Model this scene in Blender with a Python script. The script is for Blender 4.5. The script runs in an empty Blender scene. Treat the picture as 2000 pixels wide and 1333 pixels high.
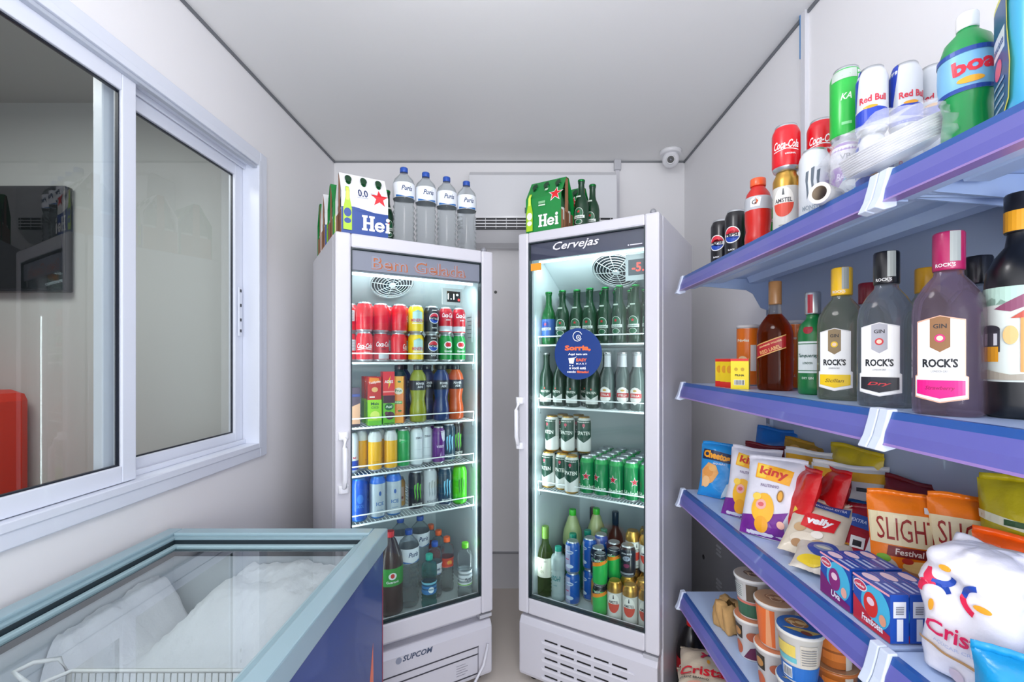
import bpy, bmesh, math, random
from mathutils import Vector, Matrix, Euler
random.seed(7)
R = math.radians
S = bpy.context.scene
# ---------------------------------------------------------------- camera, world, added fill lights, exposure
cd = bpy.data.cameras.new('camera'); cam = bpy.data.objects.new('camera', cd); S.collection.objects.link(cam)
cam.location = (0, 0, 1.36); cam.rotation_euler = (R(90), 0, 0)
cd.sensor_width = 36; cd.lens = 16.2; cd.shift_x = -.009; cd.shift_y = .01875; cd.clip_start = .02
S.camera = cam
W = bpy.data.worlds.new('world'); S.world = W; W.use_nodes = True
W.node_tree.nodes['Background'].inputs[0].default_value = (.75, .85, 1, 1)
W.node_tree.nodes['Background'].inputs[1].default_value = .35
S.view_settings.view_transform = 'Standard'; S.view_settings.look = 'None'
S.view_settings.gamma = 1; S.view_settings.use_curve_mapping = False; S.view_settings.exposure = 0.3
cy = S.cycles
cy.caustics_refractive = False; cy.caustics_reflective = False
cy.max_bounces = 14; cy.transmission_bounces = 10; cy.glossy_bounces = 4; cy.diffuse_bounces = 5; cy.transparent_max_bounces = 24
cy.sample_clamp_indirect = 4
def lamp(name, loc, rot, sx, sy, power, col=(1, 1, 1)):
    l = bpy.data.lights.new(name, 'AREA'); l.shape = 'RECTANGLE'; l.size = sx; l.size_y = sy; l.energy = power; l.color = col
    o = bpy.data.objects.new(name, l); S.collection.objects.link(o); o.location = loc; o.rotation_euler = rot; return o
# unseen fill lights, added overhead, behind the viewpoint, at the doorway and next door
lamp('doorway_fill_light', (-.05, -1.55, 1.25), (R(90), 0, 0), 1.7, 2.1, 40, (.95, .975, 1))
lamp('next_room_fill_light', (-1.9, .9, 2.5), (0, 0, 0), .8, .8, 15, (1, .98, .94))
for nm_, p_, r_, e_ in (('rear_fill_light', (.30, -.6, 1.3), .22, 22), ('overhead_fill_light', (-.1, .82, 2.2), .12, 8.5)):
    pl_ = bpy.data.lights.new(nm_, 'POINT'); pl_.energy = e_; pl_.shadow_soft_size = r_; pl_.color = (1, .985, 1)
    po_ = bpy.data.objects.new(nm_, pl_); S.collection.objects.link(po_); po_.location = p_

# ---------------------------------------------------------------- materials
def lin(h):
    h = h.lstrip('#'); c = [int(h[i:i+2], 16)/255 for i in (0, 2, 4)]
    return tuple(x/12.92 if x <= .04045 else ((x+.055)/1.055)**2.4 for x in c) + (1,)
_M = {}
def mat(k):
    """'#rrggbb' printed plastic/paper, 'm' metallic, 'g' solid glass/liquid, 't' thin pane, 'f' foil bag, 'e' light, 's' satin, 'w' wall, 'k' matt"""
    if k in _M: return _M[k]
    m = bpy.data.materials.new('surface_' + k.replace('#', '')); m.use_nodes = True; n = m.node_tree; N = n.nodes; L = n.links
    p = N['Principled BSDF']; t = k[0]; c = lin(k[-6:]); I = p.inputs
    I['Base Color'].default_value = c
    if t == '#': I['Roughness'].default_value = .38
    if t == 'm': I['Metallic'].default_value = .75; I['Roughness'].default_value = .28
    if t == 's': I['Roughness'].default_value = .3; I['Coat Weight'].default_value = .15
    if t == 'k': I['Roughness'].default_value = .8
    if t == 'g':
        I['Transmission Weight'].default_value = 1; I['Roughness'].default_value = .02; I['IOR'].default_value = 1.36
        I['IOR'].default_value = 1.14; gl = N.new('ShaderNodeBsdfGlossy'); gl.inputs['Roughness'].default_value = .03; fr = N.new('ShaderNodeLayerWeight'); fr.inputs[0].default_value = .2
        tr = N.new('ShaderNodeBsdfTransparent'); tr.inputs[0].default_value = [x**.5 for x in c[:3]]+[1]; mx = N.new('ShaderNodeMixShader'); mx.inputs[0].default_value = .6; m2 = N.new('ShaderNodeMixShader')
        L.new(tr.outputs[0], mx.inputs[1]); L.new(p.outputs[0], mx.inputs[2]); L.new(fr.outputs['Fresnel'], m2.inputs[0]); L.new(mx.outputs[0], m2.inputs[1]); L.new(gl.outputs[0], m2.inputs[2])
        ge = N.new('ShaderNodeNewGeometry'); m3 = N.new('ShaderNodeMixShader'); L.new(ge.outputs['Backfacing'], m3.inputs[0]); L.new(m2.outputs[0], m3.inputs[1]); L.new(mx.outputs[0], m3.inputs[2]); 
        df = N.new('ShaderNodeBsdfTranslucent'); d2 = N.new('ShaderNodeBsdfDiffuse'); m4 = N.new('ShaderNodeMixShader'); m5 = N.new('ShaderNodeMixShader'); m5.inputs[0].default_value = .06  # diffuse tint mixed in, standing in for glints inside the glass
        df.inputs[0].default_value = c; d2.inputs[0].default_value = c; L.new(df.outputs[0], m4.inputs[1]); L.new(d2.outputs[0], m4.inputs[2]); L.new(m3.outputs[0], m5.inputs[1]); L.new(m4.outputs[0], m5.inputs[2]); L.new(m5.outputs[0], N['Material Output'].inputs[0])
    if t == 'b':
        tr = N.new('ShaderNodeBsdfTransparent'); mx = N.new('ShaderNodeMixShader'); mx.inputs[0].default_value = .22; I['Roughness'].default_value = .15; I['Base Color'].default_value = c
        L.new(tr.outputs[0], mx.inputs[1]); L.new(p.outputs[0], mx.inputs[2]); L.new(mx.outputs[0], N['Material Output'].inputs[0])
    if t == 'e':
        I['Emission Color'].default_value = c; I['Emission Strength'].default_value = 3
    if t == 't':
        N.remove(p); tr = N.new('ShaderNodeBsdfTransparent'); gl = N.new('ShaderNodeBsdfGlossy'); mx = N.new('ShaderNodeMixShader'); fr = N.new('ShaderNodeFresnel')
        mu = N.new('ShaderNodeMath'); mu.operation = 'MULTIPLY_ADD'; mu.use_clamp = True; mu.inputs[1].default_value = 1.5; mu.inputs[2].default_value = .0
        fr.inputs[0].default_value = 1.45; gl.inputs['Roughness'].default_value = .0; tr.inputs[0].default_value = c
        ge = N.new('ShaderNodeNewGeometry'); 
        m3 = N.new('ShaderNodeMath'); m3.operation = 'MULTIPLY'; m3.inputs[1].default_value = 1.7  # both faces of the pane reflect: counted once, on the way in
        m4 = N.new('ShaderNodeMath'); m4.operation = 'SUBTRACT'; m4.inputs[0].default_value = 1; L.new(ge.outputs['Backfacing'], m4.inputs[1])
        L.new(m4.outputs[0], m3.inputs[0]); L.new(m3.outputs[0], mu.inputs[1]); L.new(fr.outputs[0], mu.inputs[0]); L.new(mu.outputs[0], mx.inputs[0]); L.new(tr.outputs[0], mx.inputs[1]); L.new(gl.outputs[0], mx.inputs[2])
        L.new(mx.outputs[0], N['Material Output'].inputs[0])
    if t in 'fwkm':
        sc, st, rg = {'f': (55, .35, .22), 'w': (60, .06, .75), 'k': (140, .35, .85), 'm': (200, .02, .28)}[t]
        no = N.new('ShaderNodeTexNoise'); no.inputs['Scale'].default_value = sc; no.inputs['Detail'].default_value = 5
        tc = N.new('ShaderNodeTexCoord'); L.new(tc.outputs['Object'], no.inputs['Vector'])
        b = N.new('ShaderNodeBump'); b.inputs['Strength'].default_value = st; b.inputs['Distance'].default_value = .004
        L.new(no.outputs['Fac'], b.inputs['Height']); L.new(b.outputs[0], I['Normal']); I['Roughness'].default_value = rg
    _M[k] = m; return m

# ---------------------------------------------------------------- mesh builder
class MB:
    def __init__(s): s.v = []; s.f = []; s.m = []; s.ks = []; s.sm = []
    def mi(s, k):
        if k not in s.ks: s.ks.append(k)
        return s.ks.index(k)
    def add(s, vs, fs, k, smooth=False):
        o = len(s.v); s.v += [tuple(x) for x in vs]; i = s.mi(k) if isinstance(k, str) else None
        for n, f in enumerate(fs):
            s.f.append([o+a for a in f]); s.m.append(i if i is not None else s.mi(k[n])); s.sm.append(smooth)
    def box(s, x0, x1, y0, y1, z0, z1, k):
        s.add([(x, y, z) for z in (z0, z1) for y in (y0, y1) for x in (x0, x1)],
              [(0, 2, 3, 1), (4, 5, 7, 6), (0, 1, 5, 4), (2, 6, 7, 3), (0, 4, 6, 2), (1, 3, 7, 5)], k); return s
    def prism(s, pts, a0, a1, k, ax='y'):
        f = {'y': lambda p, a: (p[0], a, p[1]), 'x': lambda p, a: (a, p[0], p[1]), 'z': lambda p, a: (p[0], p[1], a)}[ax]
        n = len(pts); s.add([f(p, a0) for p in pts] + [f(p, a1) for p in pts],
            [tuple(range(n))[::-1], tuple(range(n, 2*n))] + [(i, (i+1) % n, n+(i+1) % n, n+i) for i in range(n)], k); return s
    def lathe(s, prof, k, n=24, e=2, cap=True, ctr=(0, 0, 0), bump=None):
        """prof: (r, z[, mat]) rows; mat of a row colours the band above it"""
        vs = []; fs = []; ks = []
        for p in prof:
            for j in range(n):
                t = 2*math.pi*j/n; r = p[0]*sup(t, e)
                if bump: r += bump(t, p[1])
                vs.append((ctr[0]+r*math.sin(t), ctr[1]-r*math.cos(t), ctr[2]+p[1]))
        cur = k
        for i in range(len(prof)-1):
            if len(prof[i]) > 2: cur = prof[i][2]
            for j in range(n):
                a = i*n+j; b = i*n+(j+1) % n; fs.append((a, b, b+n, a+n)); ks.append(cur)
        s.add(vs, fs, ks, True)
        if cap:
            o = len(s.v)-len(vs)
            for f, kk in ((tuple(range(n))[::-1], prof[0][2] if len(prof[0]) > 2 else k), (tuple((len(prof)-1)*n+j for j in range(n)), cur)):
                s.f.append([o+a for a in f]); s.m.append(s.mi(kk)); s.sm.append(False)
        return s
    def tube(s, path, r, k, n=6, closed=False):
        P = [Vector(p) for p in path]; m = len(P); vs = []; fs = []
        for i, p in enumerate(P):
            a = P[(i-1) % m] if (i or closed) else P[0]; b = P[(i+1) % m] if (i < m-1 or closed) else P[-1]
            d = (b-a).normalized(); u = d.orthogonal().normalized() if abs(d.z) > .9 else Vector((0, 0, 1)).cross(d).normalized(); w = d.cross(u)
            for j in range(n):
                t = 2*math.pi*j/n; vs.append(p+r*(math.cos(t)*u+math.sin(t)*w))
        for i in range(m if closed else m-1):
            for j in range(n):
                a = i*n+j; b = i*n+(j+1) % n; q = (i+1) % m*n; fs.append((a, b, q+(j+1) % n, q+j))
        if not closed: fs += [tuple(range(n))[::-1], tuple((m-1)*n+j for j in range(n))]
        s.add(vs, fs, k, True); return s
    def grid(s, fn, nu, nv, k, smooth=True):
        vs = [fn(i/nu, j/nv) for j in range(nv+1) for i in range(nu+1)]
        s.add(vs, [(j*(nu+1)+i, j*(nu+1)+i+1, (j+1)*(nu+1)+i+1, (j+1)*(nu+1)+i) for j in range(nv) for i in range(nu)], k, smooth); return s
    def build(s, name, parent=None, bevel=0, loc=(0, 0, 0)):
        me = bpy.data.meshes.new(name); me.from_pydata(s.v, [], s.f)
        for k in s.ks: me.materials.append(mat(k))
        me.polygons.foreach_set('material_index', s.m); me.polygons.foreach_set('use_smooth', s.sm); me.update()
        o = bpy.data.objects.new(name, me); S.collection.objects.link(o); o.location = loc
        if parent: o.parent = parent
        if bevel:
            b = o.modifiers.new('bevel', 'BEVEL'); b.width = bevel; b.segments = 2; b.limit_method = 'ANGLE'; b.angle_limit = R(40)
        return o
def sup(t, e):
    return 1 if e == 2 else (abs(math.sin(t))**e + abs(math.cos(t))**e)**(-1/e)
def radius_at(prof, z):
    for a, b in zip(prof, prof[1:]):
        if a[1] <= z <= b[1] and b[1] > a[1]: return a[0] + (b[0]-a[0])*(z-a[1])/(b[1]-a[1])
    return prof[-1][0] if z > prof[-1][1] else prof[0][0]

# ---------------------------------------------------------------- printed artwork: flat shapes laid onto a surface
_T = {}
def text2d(t, bold, shear):
    key = (t, bold, shear)
    if key not in _T:
        c = bpy.data.curves.new('lettering', 'FONT'); c.body = t; c.align_x = 'CENTER'; c.offset = bold; c.shear = shear; c.resolution_u = 2
        o = bpy.data.objects.new('lettering', c); me = bpy.data.meshes.new_from_object(o)
        V = [(v.co.x, v.co.y) for v in me.vertices]; F = [tuple(p.vertices) for p in me.polygons]
        bpy.data.objects.remove(o); bpy.data.curves.remove(c); bpy.data.meshes.remove(me)
        x0 = min(p[0] for p in V); x1 = max(p[0] for p in V); y0 = min(p[1] for p in V); y1 = max(p[1] for p in V)
        _T[key] = ([((x-(x0+x1)/2)/(y1-y0), (y-(y0+y1)/2)/(y1-y0)) for x, y in V], F, (x1-x0)/(y1-y0))
    return _T[key]
def shape2d(a):
    k = a[0]
    if k == 'r': return [(a[1], a[2]), (a[3], a[2]), (a[3], a[4]), (a[1], a[4])], [(0, 1, 2, 3)], a[5]
    if k == 'e':
        n = 24; return [(a[1]+a[3]*math.cos(2*math.pi*i/n), a[2]+a[4]*math.sin(2*math.pi*i/n)) for i in range(n)], [tuple(range(n))], a[5]
    if k == 's':
        return [(a[1]+a[3]*(1 if i % 2 == 0 else .4)*math.sin(math.pi*i/5), a[2]+a[3]*(1 if i % 2 == 0 else .4)*math.cos(math.pi*i/5)) for i in range(10)], [tuple(range(10))], a[4]
    if k == 'p': return list(a[1]), [tuple(range(len(a[1])))], a[2]
    if k == 'a':  # arc band: cx, cy, r, width, a0, a1, col
        n = 10; q = [R(a[5]+(a[6]-a[5])*i/n) for i in range(n+1)]; V = [(a[1]+a[3]*math.cos(t), a[2]+a[3]*math.sin(t)) for t in q] + [(a[1]+(a[3]-a[4])*math.cos(t), a[2]+(a[3]-a[4])*math.sin(t)) for t in q]
        return V, [(i, i+1, n+2+i, n+1+i) for i in range(n)], a[7]
    if k == 't':
        o = a[6] if len(a) > 6 else {}
        V, F, asp = text2d(a[1], o.get('b', .02), o.get('sh', 0)); h = a[4]; w = o.get('w'); sx = h if not w else w/asp
        r = R(o.get('rot', 0)); c, s_ = math.cos(r), math.sin(r)
        return [(a[2]+(x*sx*c-y*h*s_), a[3]+(x*sx*s_+y*h*c)) for x, y in V], F, a[5]
def decal(mb, art, surf, du=None, dv=None, e0=.0003, de=.00012):
    for n, a in enumerate(art):
        V, F, col = shape2d(a); bm = bmesh.new(); bv = [bm.verts.new((x, y, 0)) for x, y in V]
        for f in F:
            try: bm.faces.new([bv[i] for i in f])
            except ValueError: pass
        if any(len(f.verts) > 4 for f in bm.faces): bmesh.ops.triangulate(bm, faces=bm.faces[:])
        for ax, d in ((0, du), (1, dv)):
            if d:
                lo = min(v[ax] for v in V); hi = max(v[ax] for v in V); q = math.floor(lo/d)+1
                while q*d < hi-1e-6:
                    co = [0, 0, 0]; no = [0, 0, 0]; co[ax] = q*d; no[ax] = 1
                    bmesh.ops.bisect_plane(bm, geom=bm.verts[:]+bm.edges[:]+bm.faces[:], plane_co=co, plane_no=no); q += 1
        bm.normal_update(); bm.verts.index_update(); e = e0+de*n
        mb.add([surf(v.co.x, v.co.y, e) for v in bm.verts], [[v.index for v in (list(f.verts) if f.normal.z > 0 else list(f.verts)[::-1])] for f in bm.faces], col)
        bm.free()
def cyl(prof, e=2, th=0):
    def f(u, v, d):
        r = radius_at(prof, v); t = u/max(r, .008)+th; r = r*sup(t, e)+d; return (r*math.sin(t), -r*math.cos(t), v)
    return f
# faces of a box w wide, d deep standing with its front at y=-d/2
def face(which, w, d, h=0):
    return {'front': lambda u, v, e: (u, -d/2-e, v), 'right': lambda u, v, e: (w/2+e, u, v), 'left': lambda u, v, e: (-w/2-e, -u, v),
            'back': lambda u, v, e: (-u, d/2+e, v), 'top': lambda u, v, e: (u, v, h+e)}[which]

# ---------------------------------------------------------------- objects
def tag(o, label, cat, group=None, kind=None):
    if label: o['label'] = label
    if cat: o['category'] = cat
    if group: o['group'] = group
    if kind: o['kind'] = kind
    return o
def thing(name, label, cat, loc=(0, 0, 0), rot=(0, 0, 0), group=None):
    o = bpy.data.objects.new(name, None); o.empty_display_size = .02; S.collection.objects.link(o); o.location = loc; o.rotation_euler = rot
    return tag(o, label, cat, group)
def struct(name, mb, bevel=0, parent=None):
    o = mb.build(name, parent, bevel)
    if not parent: o['kind'] = 'structure'
    return o
PROTO = {}; USED = set(); KIND = {}
def kind(key, name, cat, builder): KIND[key] = (name, cat, builder)
def place(key, loc, rot, label, group=None):
    """first use moves the built thing itself; later uses copy it with its parts"""
    if not isinstance(rot, tuple): rot = (0, 0, rot)
    name, cat, builder = KIND[key]
    if key not in PROTO:
        r = bpy.data.objects.new(name, None); r.empty_display_size = .02; S.collection.objects.link(r); builder(r); PROTO[key] = r
    else:
        p = PROTO[key]; r = p.copy(); S.collection.objects.link(r)
        for k_ in ('label', 'group'):
            if k_ in r: del r[k_]
        for ch in list(p.children):
            c = ch.copy(); S.collection.objects.link(c); c.parent = r
            for g in ch.children:
                q = g.copy(); S.collection.objects.link(q); q.parent = c
    r.location = loc; r.rotation_euler = rot
    return tag(r, label, cat, group)
# ================================================================ the setting
XL, XR, YB, YF, ZC = -1.117, .976, 2.755, -1.7, 2.55
WALL = 'w#efeef0'
struct('floor', MB().box(XL-.13, XR+.1, YF, YB+.1, -.1, 0, 'w#d6cdc4'))
struct('ceiling', MB().box(XL-.13, XR+.1, YF, YB+.1, ZC, ZC+.1, 'w#ececec'))
struct('wall_back', MB().box(XL-.13, XR+.1, YB, YB+.1, 0, ZC, WALL))
struct('wall_right', MB().box(XR, XR+.1, YF, YB, 0, ZC, WALL))
wl = MB(); wy0, wy1, wz0, wz1 = .52, 1.965, .985, 2.205
wl.box(XL-.13, XL, YF, wy0, 0, ZC, WALL); wl.box(XL-.13, XL, wy1, YB, 0, ZC, WALL); wl.box(XL-.13, XL, wy0, wy1, 0, wz0, WALL); wl.box(XL-.13, XL, wy0, wy1, wz1, ZC, WALL)
struct('wall_left', wl)
wf = MB(); wf.box(XL-.13, -.95, YF-.1, YF, 0, ZC, WALL); wf.box(.85, XR+.1, YF-.1, YF, 0, ZC, WALL); wf.box(-.95, .85, YF-.1, YF, 2.35, ZC, WALL)
struct('wall_front', wf)
struct('baseboard_back', MB().box(XL, XR, YB-.012, YB, 0, .212, 'w#cfcfd3').box(XL, XR, YB-.015, YB, .206, .215, '#9c9ca2'))
struct('gap_shade_1', MB().box(XL, XL+.006, YF, YB, ZC-.012, ZC, '#6d7076'))  # grey strips along the ceiling edge, coloured for the shade in the gap
struct('gap_shade_2', MB().box(XR-.006, XR, YF, YB, ZC-.012, ZC, '#6d7076'))
struct('gap_shade_3', MB().box(XL, XR, YB-.006, YB, ZC-.01, ZC, '#85888c'))
# the room next door, seen through the window
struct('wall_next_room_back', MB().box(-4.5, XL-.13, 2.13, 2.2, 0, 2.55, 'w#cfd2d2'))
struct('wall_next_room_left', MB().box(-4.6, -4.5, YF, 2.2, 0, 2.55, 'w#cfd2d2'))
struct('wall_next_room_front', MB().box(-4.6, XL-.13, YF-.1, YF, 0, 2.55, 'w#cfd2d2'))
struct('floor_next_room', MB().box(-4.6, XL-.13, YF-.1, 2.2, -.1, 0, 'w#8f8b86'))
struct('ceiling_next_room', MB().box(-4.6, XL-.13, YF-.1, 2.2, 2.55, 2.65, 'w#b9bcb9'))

# window: white aluminium, two sliding sashes
wn = bpy.data.objects.new('window_1', None); S.collection.objects.link(wn); wn['kind'] = 'structure'
WH = 's#dfe4f0'
def ring(mb, x0, x1, y0, y1, z0, z1, w, k, wb=None):
    wb = wb or w
    mb.box(x0, x1, y0, y0+w, z0, z1, k); mb.box(x0, x1, y1-w, y1, z0, z1, k); mb.box(x0, x1, y0+w, y1-w, z0, z0+wb, k); mb.box(x0, x1, y0+w, y1-w, z1-wb, z1, k); return mb
ring(MB(), XL, XL+.014, .485, 2.0, .951, 2.24, .05, WH).build('window_casing', wn, .003)
fr = MB(); ring(fr, XL-.10, XL+.018, .53, 1.955, .99, 2.20, .022, WH)
for zz in (1.012, 2.160): fr.box(XL-.045, XL-.038, .552, 1.933, zz, zz+.018, WH)
fr.box(XL-.008, XL+.010, .552, 1.933, 2.166, 2.178, 's#b8bfcc'); fr.build('window_frame', wn, .002)
sa = MB(); ring(sa, XL-.032, XL-.006, .555, 1.345, 1.014, 2.168, .048, WH).build('sash', wn, .003)
g = MB(); ring(g, XL-.024, XL-.014, .600, 1.299, 1.060, 2.122, .006, '#0e1626').build('gasket', wn)
MB().box(XL-.021, XL-.017, .603, 1.297, 1.062, 2.12, 't#f6f9f8').build('glass_pane', wn)
sb = MB(); ring(sb, XL-.078, XL-.050, 1.285, 1.930, 1.014, 2.168, .05, WH).build('sash', wn, .003)
g = MB(); ring(g, XL-.068, XL-.060, 1.333, 1.884, 1.062, 2.120, .006, '#0e1626').build('gasket', wn)
MB().box(XL-.066, XL-.062, 1.337, 1.880, 1.064, 2.118, 't#f6f9f8').build('glass_pane', wn)
lk = MB(); lk.box(XL-.048, XL-.040, 1.893, 1.908, 1.46, 1.66, WH)
for z in (1.475, 1.52, 1.58, 1.64): lk.box(XL-.042, XL-.038, 1.896, 1.904, z, z+.012, '#30343c')
lk.build('lock_plate', wn)

# next door: dark screen on the wall, rounded red cabinet
t = thing('wall_screen', 'dark rectangular screen hanging on the wall of the room beyond the window', 'screen', (-2.42, 2.12, 1.91))
MB().box(-.36, .36, -.04, 0, -.24, .24, '#20242a').build('casing', t, .006)
MB().box(-.345, .345, -.043, -.041, -.225, .225, 's#10161a').build('screen', t)
t = thing('red_cabinet', 'rounded red plastic cabinet standing in the room beyond the window', 'cabinet', (-2.48, 1.9, 0))
MB().box(-.28, .26, -.2, .2, .03, 1.23, 's#e02c08').build('body', t, .05)
MB().box(-.24, .22, -.17, .17, 0, .035, '#30100c').build('foot', t)

# air conditioner on the back wall
t = thing('air_conditioner', 'white split air conditioner on the back wall behind the two fridges', 'air conditioner', (.12, YB, 2.016))
MB().prism([(0, .03), (-.05, .0), (-.14, .01), (-.2, .07), (-.212, .14), (-.205, .37), (-.17, .40), (0, .40)], -.41, .41, 's#dfe0e4', 'x').build('body', t, .004)
v = MB()
v.box(-.385, .385, -.2135, -.2, .068, .13, '#191b22')
v.build('air_outlet', t)
v = MB()
for i in range(3): v.box(-.38, .38, -.218, -.212, .078+i*.017, .083+i*.017, 's#e8e8ec')
for i in range(14): v.box(-.376+i*.0575, -.373+i*.0575, -.216, -.213, .07, .128, 's#c8c8cc')
v.build('louver', t)
MB().box(-.10, -.03, -.2175, -.209, .155, .185, '#4a4e58').build('sensor_window', t)

# conduits, camera, wall hole plate
t = thing('conduit', 'thin white cable conduit rising up the back wall to the ceiling', 'conduit', (.572, YB, 0))
MB().box(-.012, .012, -.016, 0, 1.4, 2.5, 's#d8d8de').build('channel', t); MB().box(-.02, .02, -.03, 0, 2.49, 2.55, 's#c5c6cc').build('end_box', t, .003)
t = thing('conduit', 'white cable conduit with blue tape running up the right wall', 'conduit', (XR, 1.575, 0))
MB().box(-.014, 0, -.012, .012, 1.60, 2.55, 's#dcdce2').build('channel', t); MB().box(-.015, -.0005, .0125, .0165, 2.40, 2.55, '#2f7fc0').build('tape', t)
t = thing('security_camera', 'white dome security camera with black lens on the ceiling by right corner', 'camera', (.85, 2.62, ZC))
MB().lathe([(.056, -.022), (.06, -.006), (.06, 0)], 's#e8e8ec').build('base', t)
hm = MB(); hm.lathe([(.002, -.092), (.02, -.089), (.034, -.08), (.044, -.064), (.047, -.045), (.044, -.03), (.036, -.02)], 's#eeeef2', cap=False); hm.build('housing', t)
d = Vector((-.85, -2.62, -1.19+.05)).normalized(); c = Vector((0, 0, -.048))
q = MB(); q.lathe([(.024, .0), (.026, .048), (.022, .052), (.02, .050)], 's#dadade', n=20); q.lathe([(.0195, .046, '#08080c'), (.019, .0505)], '#08080c', n=20); q.lathe([(.008, .05, 's#2a2a48'), (.006, .053)], 's#2a2a48', n=12)
e = q.build('lens', t); e.location = c; e.rotation_euler = d.to_track_quat('Z', 'Y').to_euler()
MB().lathe([(.009, 0), (.009, .004)], '#202020', n=12).build('wall_plug', None); p = bpy.data.objects['wall_plug']; p.location = (-.153, YB, 1.767); p.rotation_euler = (R(90), 0, 0); tag(p, 'tiny dark round plug hole in the back wall between the fridges', 'plug')

# grey metal cabinet low on the right wall
t = thing('metal_cabinet', 'grey metal cabinet with louvres low on the right wall beyond the shelves', 'cabinet', (.93, 1.77, 0))
MB().box(0, .045, 0, .92, .0, .565, 's#9d9ea2').build('body', t, .004)
for z in (.28, .44):
    l = MB()
    for i in range(3): l.prism([(.0, z+i*.018), (-.006, z+i*.018+.002), (0, z+i*.018+.010)], .37, .42, 's#a9aaae', 'y')
    l.build('louver', t)
MB().box(-.001, 0, .122, .126, .01, .55, '#2c2d30').build('seam', t)
q = MB().lathe([(.012, 0), (.012, .002)], '#0a0a0a', n=14).build('cable_hole', t); q.location = (0, .58, .356); q.rotation_euler = (0, R(-90), 0)

# ================================================================ chest freezer
t = thing('chest_freezer', 'blue chest freezer with grey rimmed sliding glass lid under the window', 'freezer', (-.7365, .76, 0))
hx, hy, zt = .3315, .64, .85
b = MB(); nv = '#17407c'
for a in ((-hx+.01, -hx+.05, -hy+.01, hy-.01), (hx-.05, hx-.01, -hy+.01, hy-.01), (-hx+.05, hx-.05, hy-.05, hy-.01), (-hx+.05, hx-.05, -hy+.01, -hy+.05)): b.box(*a, .06, zt-.05, 's#0e3c86')
b.box(-hx+.05, hx-.05, -hy+.05, hy-.05, .06, .12, 's#0e3c86'); b.build('body', t, .006)
l = MB()
for a in ((-hx+.05, -hx+.056, -hy+.05, hy-.05), (hx-.056, hx-.05, -hy+.05, hy-.05), (-hx+.056, hx-.056, hy-.056, hy-.05), (-hx+.056, hx-.056, -hy+.05, -hy+.056)): l.box(*a, .12, zt-.045, 's#c9ced4')
l.box(-hx+.05, hx-.05, -hy+.05, hy-.05, .12, .13, 's#c9ced4'); l.build('liner', t)
RIM = 's#90aab4'
def ringz(mb, x, y, w, z0, z1, k, cx=0, cy_=0):
    mb.box(cx-x, cx-x+w, cy_-y, cy_+y, z0, z1, k); mb.box(cx+x-w, cx+x, cy_-y, cy_+y, z0, z1, k); mb.box(cx-x+w, cx+x-w, cy_+y-w, cy_+y, z0, z1, k); mb.box(cx-x+w, cx+x-w, cy_-y, cy_-y+w, z0, z1, k); return mb
ringz(MB(), hx, hy, .042, zt-.055, zt, RIM).build('rim', t, .004)
ringz(MB(), hx-.042, hy-.042, .016, zt-.06, zt-.008, 's#85a0aa').build('track', t, .002)
ringz(MB(), hx-.058, hy-.058, .003, zt-.06, zt-.014, '#16242c').build('gasket', t)
for nm, y0, y1, dz in (('far', -.37, .578, -.030), ('near', -.578, -.23, -.016)):
    cy_ = (y0+y1)/2; ld = ringz(MB(), hx-.062, (y1-y0)/2, .014, zt+dz-.006, zt+dz+.006, 's#9ab4bc', 0, cy_).build('lid', t, .002)
    MB().box(-hx+.074, hx-.074, y0+.012, y1-.012, zt+dz-.002, zt+dz+.002, 't#f4f8f8').build('glass_pane', ld)
dd = MB(); fs = face('right', 2*(hx-.01), 0)
decal(dd, [('p', [(.44, .25), (.50, .3), (.535, .42), (.53, .57), (.50, .47), (.44, .40)], '#f07858'), ('p', [(.2, .2), (.42, .26), (.48, .42), (.3, .36)], '#f07858'),
           ('p', [(.615, .15), (.622, .15), (.622, .74), (.615, .70)], '#c03048')], fs); dd.build('front_graphics', t)
MB().box(-hx+.04, hx-.04, -hy+.04, hy-.04, 0, .06, '#22262c').build('base', t)
# frost and ice inside
def frost(u, v):
    x = -hx+.06+u*(2*hx-.12); y = -hy+.06+v*(2*hy-.12)
    sm = lambda a, b_, q: (lambda k: k*k*(3-2*k))(min(1, max(0, (q-a)/(b_-a))))
    g1 = sm(-.16, -.04, x)*sm(.14, .42, y)*(1-.35*sm(.20, .29, x)*sm(.1, .5, y)); g2 = sm(-.16, -.25, x)*(1-sm(.52, .56, y)); g3 = sm(-.05, -.13, x)*sm(-.24, -.14, x)*sm(.62, .3, y)
    z = .595+.175*g1+.165*g2+.045*g3+.03*math.sin(7*y+4*x)*(1-g1)*(1-g2)
    z += .006*math.sin(140*x+3*math.sin(50*y))*math.sin(120*y+2*math.sin(60*x))+.005*math.sin(31*x+9*y)+.004*math.sin(47*y-13*x+2*math.sin(20*x))
    k = sm(.14, .24, y); z = .50*(1-k)+z*k
    return (x, y, z)
f = MB().grid(frost, 60, 110, 'k#e6e4ea'); n0 = len(f.v)
for (u0, v0, u1, v1) in ((0, 0, 1, 0), (1, 0, 1, 1), (1, 1, 0, 1), (0, 1, 0, 0)):
    P = [frost(u0+(u1-u0)*i/40, v0+(v1-v0)*i/40) for i in range(41)]; f.add(P+[(p[0], p[1], .135) for p in P], [(i, 41+i, 42+i, i+1) for i in range(40)], 'k#e6e4ea')
o = f.build('frost_pile'); o.location = (-.7365, .76, 0); tag(o, 'heaped white frost and ice filling the inside of the chest freezer', 'ice', kind='stuff')
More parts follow.
